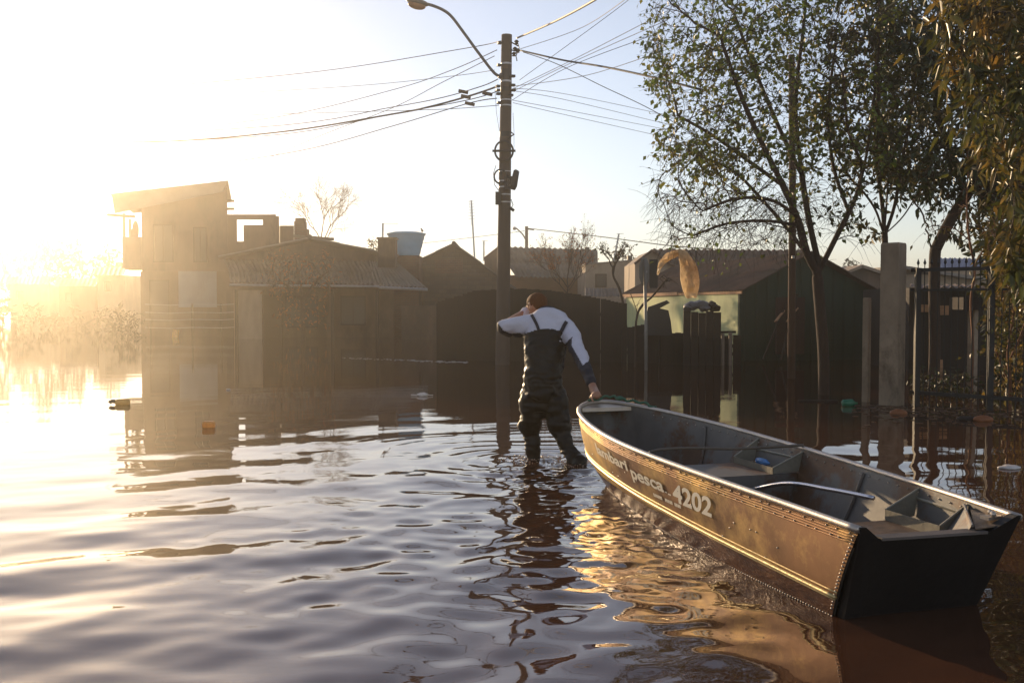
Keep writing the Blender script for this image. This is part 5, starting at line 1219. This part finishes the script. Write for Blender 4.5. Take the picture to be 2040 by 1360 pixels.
# ------------------------------------------------------------------ wading man
def flesh(prims, voxel, name, mats, parent, sm=6, wr=0.0, wsc=9.0, wstretch=(1, 1, 1), matf=None, cut=None, seed=0):
    b = MB()
    for pts, rads, sq in prims:
        pts = [Vector(p) for p in pts]
        if len(pts) > 2: sp_ = smoothpts(pts, 4); tt = np.linspace(0, len(pts) - 1, len(sp_)); rr_ = list(np.interp(tt, range(len(pts)), [r_ if not hasattr(r_, '__len__') else r_[0] for r_ in rads]))
        else: sp_ = pts; rr_ = list(rads)
        if sq is None:
            b.tube(sp_, rr_, 14)
            for p, r_ in zip(sp_, rr_): b.ball(p, r_, 12, 8)
        else:   # stacked ellipsoids, sq=(xscale,yscale,zscale)
            for i in range(len(sp_)):
                b.ball(sp_[i], (rr_[i] * sq[0], rr_[i] * sq[1], max(rr_[i] * sq[2], voxel * 3)), 18, 10)
    me = bpy.data.meshes.new('tmp'); me.from_pydata(b.v, [], b.f); o = bpy.data.objects.new('tmp', me); C.objects.link(o)
    m1 = o.modifiers.new('r', 'REMESH'); m1.mode = 'VOXEL'; m1.voxel_size = voxel
    m2 = o.modifiers.new('s', 'SMOOTH'); m2.iterations = sm; m2.factor = .6
    bpy.context.view_layer.update(); ev = o.evaluated_get(bpy.context.evaluated_depsgraph_get()); me2 = bpy.data.meshes.new_from_object(ev)
    V = [v.co.copy() for v in me2.vertices]; Nn = [v.normal.copy() for v in me2.vertices]; Fc = [tuple(p.vertices) for p in me2.polygons]
    bpy.data.objects.remove(o); bpy.data.meshes.remove(me); bpy.data.meshes.remove(me2)
    if wr:
        so_ = Vector((seed * 5.3, 0, 0))
        for i in range(len(V)):
            q = Vector((V[i].x * wstretch[0], V[i].y * wstretch[1], V[i].z * wstretch[2])) * wsc + so_
            a = noise.noise(q); c_ = 1 - abs(noise.noise(q * 1.3 + Vector((3, 7, 1)))) * 2.2
            V[i] = V[i] + Nn[i] * wr * (.6 * a + .7 * max(-.3, c_) * (.4 + .6 * noise.noise(q * .4)))
    if cut: Fc = [f for f in Fc if not cut(sum((V[i] for i in f), Vector()) / len(f))]
    mb = MB(); mb.v = [tuple(v) for v in V]; mb.f = Fc; mb.m = [0 if matf is None else matf(sum((V[i] for i in f), Vector()) / len(f)) for f in Fc]
    return mb.build(name, mats, parent, smooth=True)
man = empty('person', Vector(((MAN[0].x + MAN[1].x) / 2, (MAN[0].y + MAN[1].y) / 2, -.35)), 'person in white and navy jacket and dark chest waders, one hand on the boat bow', 'person')
A_ = at
SK = mat('tanned_skin', (.36, .17, .10), rough=.5, var=.12, scale=10, bump=.05)
WH = mat('white_jacket_cloth', (.58, .56, .62), rough=.75, var=.08, scale=8, bump=.15, bscale=60, bdist=.004)
NV = mat('navy_jacket_cloth', (.010, .010, .018), rough=.7, var=.15, scale=8, bump=.15, bscale=60, bdist=.004)
WD = mat('rubber_wader_cloth', (.009, .007, .005), rough=.42, spec=.25, var=.12, scale=5, bump=.12, bscale=26, bdist=.008)
HR = mat('short_brown_hair', (.12, .046, .017), rough=.75, spec=.15, var=.35, scale=40, stretch=(3, 3, .5), bump=.4, bscale=120, bdist=.004)
hip, waist, chest, upb, nb = A_(1081, 782, 8.93), A_(1084, 722, 8.95), A_(1088, 680, 9.00), A_(1091, 646, 9.10), A_(1084, 628, 9.20)
hc = A_(1069.5, 608, 9.27)
shL, elL, wrL = A_(1056, 646, 9.12), A_(1006, 651, 9.10), A_(1046, 622, 9.42)
shR, elR, wrR = A_(1130, 657, 9.02), A_(1152, 701, 8.72), A_(1177, 759, 8.28)
kL, fL = A_(1058, 858, 9.03), A_(1063, 914, 9.02)
kR, fR = A_(1118, 858, 8.90), A_(1147, 924, 8.76)
hpL, hpR = A_(1060, 795, 8.95), A_(1104, 795, 8.93)
dn = Vector((0, 0, -1))
bodyp = [([hip, waist, chest, upb], [.145, .125, .150, .140], (1.05, .72, .9)), ([upb, nb, A_(1077, 618, 9.27)], [.075, .062, .058], None),
         ([shL, elL, wrL], [.062, .048, .032], None), ([shR, elR, wrR], [.060, .046, .031], None), ([shL, upb, shR], [.07, .1, .07], (1, .8, .8)),
         ([hpL, kL, fL, fL + dn * .28], [.09, .055, .040, .04], None), ([hpR, kR, fR, fR + dn * .26], [.09, .055, .038, .04], None),
         ([fL + dn * .30, fL + dn * .32 + Vector((-.05, .17, 0))], [.045, .035], None), ([fR + dn * .28, fR + dn * .30 + Vector((-.04, .17, 0))], [.045, .035], None)]
# head tipped forward, facing away and to the left
fdir = Vector((-.62, .66, -.42)).normalized(); sdir = fdir.cross(Vector((0, 0, 1))).normalized(); udir = sdir.cross(fdir)
def hp(f_, s_, u_): return hc + fdir * f_ + sdir * s_ + udir * u_
bodyp += [([hp(-.012, 0, .012), hp(.01, 0, .008)], [.088, .084], (1, 1, 1.02)), ([hp(.035, 0, -.045), hp(.055, 0, -.085)], [.062, .036], None), ([hp(-.02, 0, -.03), A_(1078, 620, 9.26)], [.060, .058], None),
          ([hp(.088, 0, .0), hp(.112, 0, -.03)], [.012, .016], None), ([hp(.088, 0, -.058), hp(.092, 0, -.064)], [.018, .016], None), ([hp(.075, .03, .022), hp(.075, -.03, .022)], [.016, .016], None)]
for sg in (-1, 1): bodyp += [([hp(.0, .088 * sg, .012), hp(.004, .092 * sg, -.028)], [.014, .011], (.9, .9, 1.3))]
# right hand over the bow edge
bw = bp(3.86, -.06, .625)
pR = A_(1183, 776, 8.20); bodyp.append(([wrR, pR, bw + Vector((.0, .0, .055))], [.030, .036, .036], None))
gx = (BN * .6 + BA * .0).normalized()
for k in range(4):
    o_ = BN * (-.036 + k * .024) + Vector((0, 0, 0)); L_ = (1.0, 1.12, 1.05, .85)[k]
    bodyp.append(([bw + o_ + Vector((0, 0, .05)), bw + o_ + BA * .030 * L_ + Vector((0, 0, .042)), bw + o_ + BA * .052 * L_ + Vector((0, 0, .012)), bw + o_ + BA * .040 * L_ + Vector((0, 0, -.022 * L_))], [.0115, .0105, .0095, .008], None))
bodyp.append(([bw - BN * .03 + Vector((0, 0, .06)), bw - BN * .05 - BA * .03 + Vector((0, 0, .035)), bw - BN * .045 - BA * .045 + Vector((0, 0, .008))], [.013, .011, .009], None))
# left hand raised to the face
pL = A_(1052, 616, 9.45); bodyp.append(([wrL, pL, pL + Vector((.02, -.01, .03))], [.028, .034, .03], None))
for k in range(4):
    o_ = Vector((.008 * k, .016 * k - .02, .004 * k)); bodyp.append(([pL + o_ + Vector((.01, -.01, .03)), pL + o_ + Vector((.035, -.015, .055)), pL + o_ + Vector((.06, -.03, .055)), pL + o_ + Vector((.075, -.045, .04))], [.010, .0095, .009, .0075], None))
bodyp.append(([pL + Vector((0, -.03, 0)), pL + Vector((.02, -.055, .015)), pL + Vector((.04, -.065, .03))], [.013, .011, .009], None))
flesh(bodyp, .0075, 'body', SK, man, sm=3)
for sg in (-1, 1): MB().ball(hp(.076, .03 * sg, .004), .0085, 8, 6).build('eye', M['white_plastic'], man, smooth=True)
# hair cap
hb = [([hp(-.020, 0, .020), hp(.0, 0, .026)], [.094, .089], (1, 1, 1.0)), ([hp(-.05, 0, -.03), hp(-.045, 0, -.045)], [.058, .05], None)]
flesh(hb, .008, 'hair', HR, man, sm=2, wr=.003, wsc=60, cut=lambda p: (p - hc).dot(fdir) > .052 or ((p - hc).dot(udir) < -.012 - .3 * (p - hc).dot(fdir) * 0 and (p - hc).dot(fdir) > -.03) or (p - hc).dot(udir) < -.072)
WPOLY = [(985, 640), (993.7, 646), (1003, 658), (1017, 664.5), (1037, 663), (1070, 690), (1121, 690), (1136, 674), (1140, 671), (1138.5, 688), (1161, 727), (1172, 719), (1190, 700), (1160, 620), (1090, 590), (1000, 600)]
def inpoly(px, py, poly):
    c_ = False; j = len(poly) - 1
    for i in range(len(poly)):
        if (poly[i][1] > py) != (poly[j][1] > py) and px < (poly[j][0] - poly[i][0]) * (py - poly[i][1]) / (poly[j][1] - poly[i][1]) + poly[i][0]: c_ = not c_
        j = i
    return c_
jk = [([waist, chest, upb], [.165, .178, .172], (1.08, .72, .9)), ([A_(1090, 655, 9.10), A_(1093, 640, 9.14), A_(1093, 631, 9.16)], [.175, .165, .115], (1.12, .85, .72)),
      ([upb + Vector((-.05, 0, .02)), shL, A_(1030, 648, 9.10), elL], [.10, .092, .086, .074], None), ([elL, A_(1018, 655, 9.25), wrL], [.072, .066, .045], None), ([A_(1022, 656, 9.1), A_(1034, 664, 9.12)], [.055, .04], None),
      ([upb + Vector((.08, -.02, .0)), shR, elR], [.11, .085, .066], None), ([elR, A_(1165, 732, 8.48), wrR], [.066, .052, .040], None)]
flesh(jk, .010, 'jacket', [WH, NV], man, sm=4, wr=.019, wsc=8, wstretch=(1.0, 1.0, 1.6), matf=lambda p: 0 if inpoly(*proj(p), WPOLY) else 1, seed=1)
flesh([([A_(1070, 622, 9.19), A_(1079, 617, 9.14), A_(1092, 615, 9.12), A_(1103, 618, 9.14), A_(1112, 624, 9.18)], [.014, .028, .032, .028, .015], None)], .008, 'collar', NV, man, sm=2)
wd = [([hip, A_(1081, 750, 8.94), waist, A_(1086, 695, 8.98), A_(1088, 664, 9.06), A_(1088, 640, 9.1)], [.178, .178, .170, .186, .212, .205], (1.0, .92, .55)),
      ([hpL, A_(1059, 828, 8.98), A_(1056, 848, 9.02), A_(1058, 862, 9.03), A_(1061, 884, 9.02), fL, fL + dn * .3], [.122, .104, .104, .076, .070, .060, .066], None),
      ([hpR, A_(1110, 826, 8.92), A_(1115, 848, 8.9), A_(1122, 868, 8.88), A_(1132, 893, 8.83), fR + Vector((-.02, 0, .02)), fR + dn * .28], [.128, .108, .106, .078, .068, .066, .07], None),
      ([A_(1082, 800, 8.93), A_(1083, 822, 8.93)], [.13, .07], (1.1, .9, .8)),
      ([fR + Vector((.03, -.04, .015)), fR + Vector((.02, -.03, -.1))], [.072, .07], None),
      ([fL + dn * .3, fL + dn * .32 + Vector((-.05, .18, 0))], [.06, .05], None), ([fR + dn * .28, fR + dn * .30 + Vector((-.04, .18, 0))], [.06, .05], None)]
flesh(wd, .010, 'waders', WD, man, sm=3, wr=.027, wsc=9.5, wstretch=(.8, .8, 1.7), cut=lambda p: proj(p)[1] < 655 + .0052 * (proj(p)[0] - 1090) ** 2, seed=4)
# straps laid on the jacket back
from mathutils.bvhtree import BVHTree
jo = [o for o in man.children if o.name == 'jacket'][0]
jo_off = rootloc(jo.parent); bvh = BVHTree.FromPolygons([v.co + jo_off for v in jo.data.vertices], [tuple(p.vertices) for p in jo.data.polygons])
camp = Vector((0, 0, HC))
def strap(px_pts, w):
    L_, R_ = [], []
    pts = [tuple(q)[:2] for q in smoothpts([Vector((a, c_, 0)) for a, c_ in px_pts], 5)]
    for i, (a, c_) in enumerate(pts):
        b2 = pts[min(i + 1, len(pts) - 1)]; a2 = pts[max(i - 1, 0)]; tx, ty = b2[0] - a2[0], b2[1] - a2[1]; l = math.hypot(tx, ty); nx_, ny_ = -ty / l * w / 2, tx / l * w / 2
        for lst, s_ in ((L_, 1), (R_, -1)):
            tgt = at(a + nx_ * s_, c_ + ny_ * s_, 9.1); d = (tgt - camp).normalized(); h = bvh.ray_cast(camp, d)
            p = h[0] if h[0] is not None else tgt; lst.append(p - d * .012)
    n = len(pts); b = MB(); back = Vector((0, .006, 0)); vs = L_ + R_ + [p + back for p in L_] + [p + back for p in R_]
    fs = [f for i in range(n - 1) for f in ((i, i + 1, n + i + 1, n + i), (2 * n + i, 3 * n + i, 3 * n + i + 1, 2 * n + i + 1), (i, 2 * n + i, 2 * n + i + 1, i + 1), (n + i, n + i + 1, 3 * n + i + 1, 3 * n + i))]
    b.add(vs, fs); b.build('strap', NV, man)
strap([(1058.5, 626), (1064, 636), (1070, 648), (1074, 660)], 6); strap([(1129, 640), (1124, 648), (1118, 660)], 7)

# ------------------------------------------------------------------ floating litter, splash, scum
def flake(b, c, r, seed):
    rr_ = random.Random(seed); n = 6; th = .006; vs = []
    for z in (0, th):
        for i in range(n):
            a = 2 * math.pi * i / n; q = r * rr_.uniform(.6, 1.2); vs.append(Vector(c) + Vector((q * math.cos(a), q * .7 * math.sin(a), z)))
    b.add(vs, [tuple(range(n - 1, -1, -1)), tuple(range(n, 2 * n))] + [(i, (i + 1) % n, (i + 1) % n + n, i + n) for i in range(n)])
b = MB(); rr_ = random.Random(4)
for i in range(420):
    px = rr_.uniform(1700, 2100); py = 806 + abs(rr_.gauss(0, 14)) + (px - 1700) * .03; p = onz(px, py); p.z = 0; flake(b, p, rr_.uniform(.012, .05), i)
b.build('floating_leaf_litter', mat('sodden_leaves', (.09, .045, .02), var=.5, scale=9), kind='stuff')
b = MB()
for i in range(170):
    t = rr_.random(); px = 680 + 250 * t; py = 713 + 9 * t + rr_.gauss(0, .8); p = onz(px, py); p.z = 0; flake(b, p, rr_.uniform(.01, .05) * (1.3 if t > .55 else .6), i)
b.build('floating_scum', mat('pale_scum', (.4, .38, .38), var=.3), kind='stuff')
b = MB()
for i in range(420):
    q = MAN[i % 2]; a = rr_.uniform(0, 6.283); R_ = abs(rr_.gauss(.05, .12)) + .055; p = Vector((q.x + R_ * math.cos(a) * 1.2, q.y + R_ * math.sin(a), rr_.uniform(.0, .022) * max(0, 1 - R_ * 2.5))); b.ball(p, (rr_.uniform(.003, .013), rr_.uniform(.003, .010), rr_.uniform(.0015, .004)), 6, 4)
b.build('splash_foam', mat('brown_foam', (.62, .45, .34), rough=.15, var=.2, bump=0, trans=.3), kind='stuff', smooth=True)
# amber block bottle
def wp(px, py): p = onz(px, py); p.z = 0; return p
p = wp(416, 851); r = empty('plastic_jug', p, 'floating amber cooking oil jug lit through in the open water on the left', 'jug')
MB().box(p + Vector((0, 0, .03)), (.14, .09, .075), rz=.1).build('jug_body', M['amber'], r); MB().box(p + Vector((0, 0, .069)), (.10, .06, .006), rz=.1).build('jug_edge', M['wood'], r)
md = r.children[0].modifiers.new('b', 'BEVEL'); md.width = .02; md.segments = 3
p = wp(233, 806); r = empty('plastic_bottle', p, 'dark-necked amber bottle floating in the glare at the left', 'bottle')
MB().tube([p + Vector((-.02, 0, .03)), p + Vector((0, 0, .032)), p + Vector((.15, .02, .034)), p + Vector((.17, .02, .034))], [.03, .05, .052, .035], 14).build('bottle_body', mat('pale_oil_plastic', (.7, .55, .25), rough=.25, var=.2, scale=9, bump=0, trans=.6), r, smooth=True); MB().tube(smoothpts([p + Vector((-.01, 0, .04)), p + Vector((-.05, 0, .05)), p + Vector((-.085, 0, .045)), p + Vector((-.10, 0, .03))]), .028, 8).build('bottle_neck', M['black'], r, smooth=True)
p = wp(350, 671); MB().box(p + Vector((0, 0, .14)), (.24, .2, .36), ry=.12).build('orange_canister', M['amber'], None, label='small orange canister standing in the water at the foot of the blue wall panel', cat='canister')
p = wp(838, 789); r = empty('crumpled_packaging', p, 'crumpled brownish plastic packet floating left of the wading man', 'packet')
b = MB(); b.ball(p + Vector((.03, 0, .02)), (.09, .05, .035), 14, 8); b.v = [tuple(Vector(v) + Vector((.012 * noise.noise(Vector(v) * 40), .01, .02 * noise.noise(Vector(v) * 30 + Vector((5, 5, 5)))))) for v in b.v]
b.tube([p + Vector((-.05, 0, .012)), p + Vector((-.12, 0, .016)), p + Vector((-.15, 0, .016))], [.012, .013, .014], 8); b.beam(p + Vector((.1, 0, .02)), p + Vector((.19, .01, .014)), .03, .008); b.build('packet_body', M['white_plastic'], r)
p = wp(455, 777); flk = MB(); flk.ball(p + Vector((0, 0, .012)), (.04, .03, .014), 10, 6); flk.build('foam_tray', M['white_plastic'], None, smooth=True, label='tiny white foam tray floating before the awning house', cat='tray')
p = wp(1690, 808); r = empty('green_bottle', p, 'bright green plastic bottle floating left of the slim concrete post', 'bottle')
MB().tube([p + Vector((-.09, 0, .03)), p + Vector((-.07, 0, .035)), p + Vector((.05, 0, .04)), p + Vector((.085, 0, .035)), p + Vector((.1, 0, .035)), p + Vector((.125, 0, .035))], [.03, .052, .055, .03, .016, .016], 14).build('bottle_body', M['green_plastic'], r, smooth=True)
p = wp(1790, 824); lump('orange_float', p + Vector((0, 0, .01)), (.115, .07, .05), M['orange'], 'orange plastic lump floating just in front of the thick gatepost', 'float', 5, .5)
p = wp(1958, 838); lump('orange_float', p + Vector((0, 0, .015)), (.12, .08, .05), M['orange'], 'dull orange lump floating below the iron fence, right of the brown one', 'float', 6, .5)
p = wp(1925, 836); lump('brown_float', p + Vector((0, 0, .01)), (.12, .08, .04), M['wood_dark'], 'brown sodden lump floating beside the dull orange lump below the iron fence', 'float', 7, .8)
p = wp(2010, 932); lump('floating_bag', p + Vector((0, 0, .005)), (.085, .07, .022), M['white_plastic'], 'pale crumpled plastic bag floating right of the boat near the picture edge', 'bag', 8, 1.2)
p = wp(1640, 800); MB().beam(p + Vector((-.35, .05, .01)), p + Vector((.2, -.03, .015)), .035, .03).build('floating_stick', M['wood_dark'], None, label='long dark stick floating left of the green bottle at the foot of the tree', cat='stick')
p = wp(1030, 714); b = MB(); b.slab([p + Vector((-.05, 0, .02)), p + Vector((.5, .1, .16)), p + Vector((.5, .5, .18)), p + Vector((0, .4, .05))], .03); b.build('sheet_scrap', M['roof_grey'], None, label='grey sheet scrap sticking out of the water between utility pole and man', cat='sheet')

# ------------------------------------------------------------------ haze
hz = MB(); hz.b3(-520, 520, -70, 520, -1.8, 15.5)
hm = bpy.data.materials.new('haze'); hm.use_nodes = True; hn = hm.node_tree; hn.nodes.clear()
pv = hn.nodes.new('ShaderNodeVolumePrincipled'); pv.inputs['Color'].default_value = (1, .92, .78, 1); pv.inputs['Density'].default_value = .0024; pv.inputs['Anisotropy'].default_value = .835
ho = hn.nodes.new('ShaderNodeOutputMaterial'); hn.links.new(pv.outputs[0], ho.inputs['Volume'])
hz.build('haze', hm, kind='stuff')
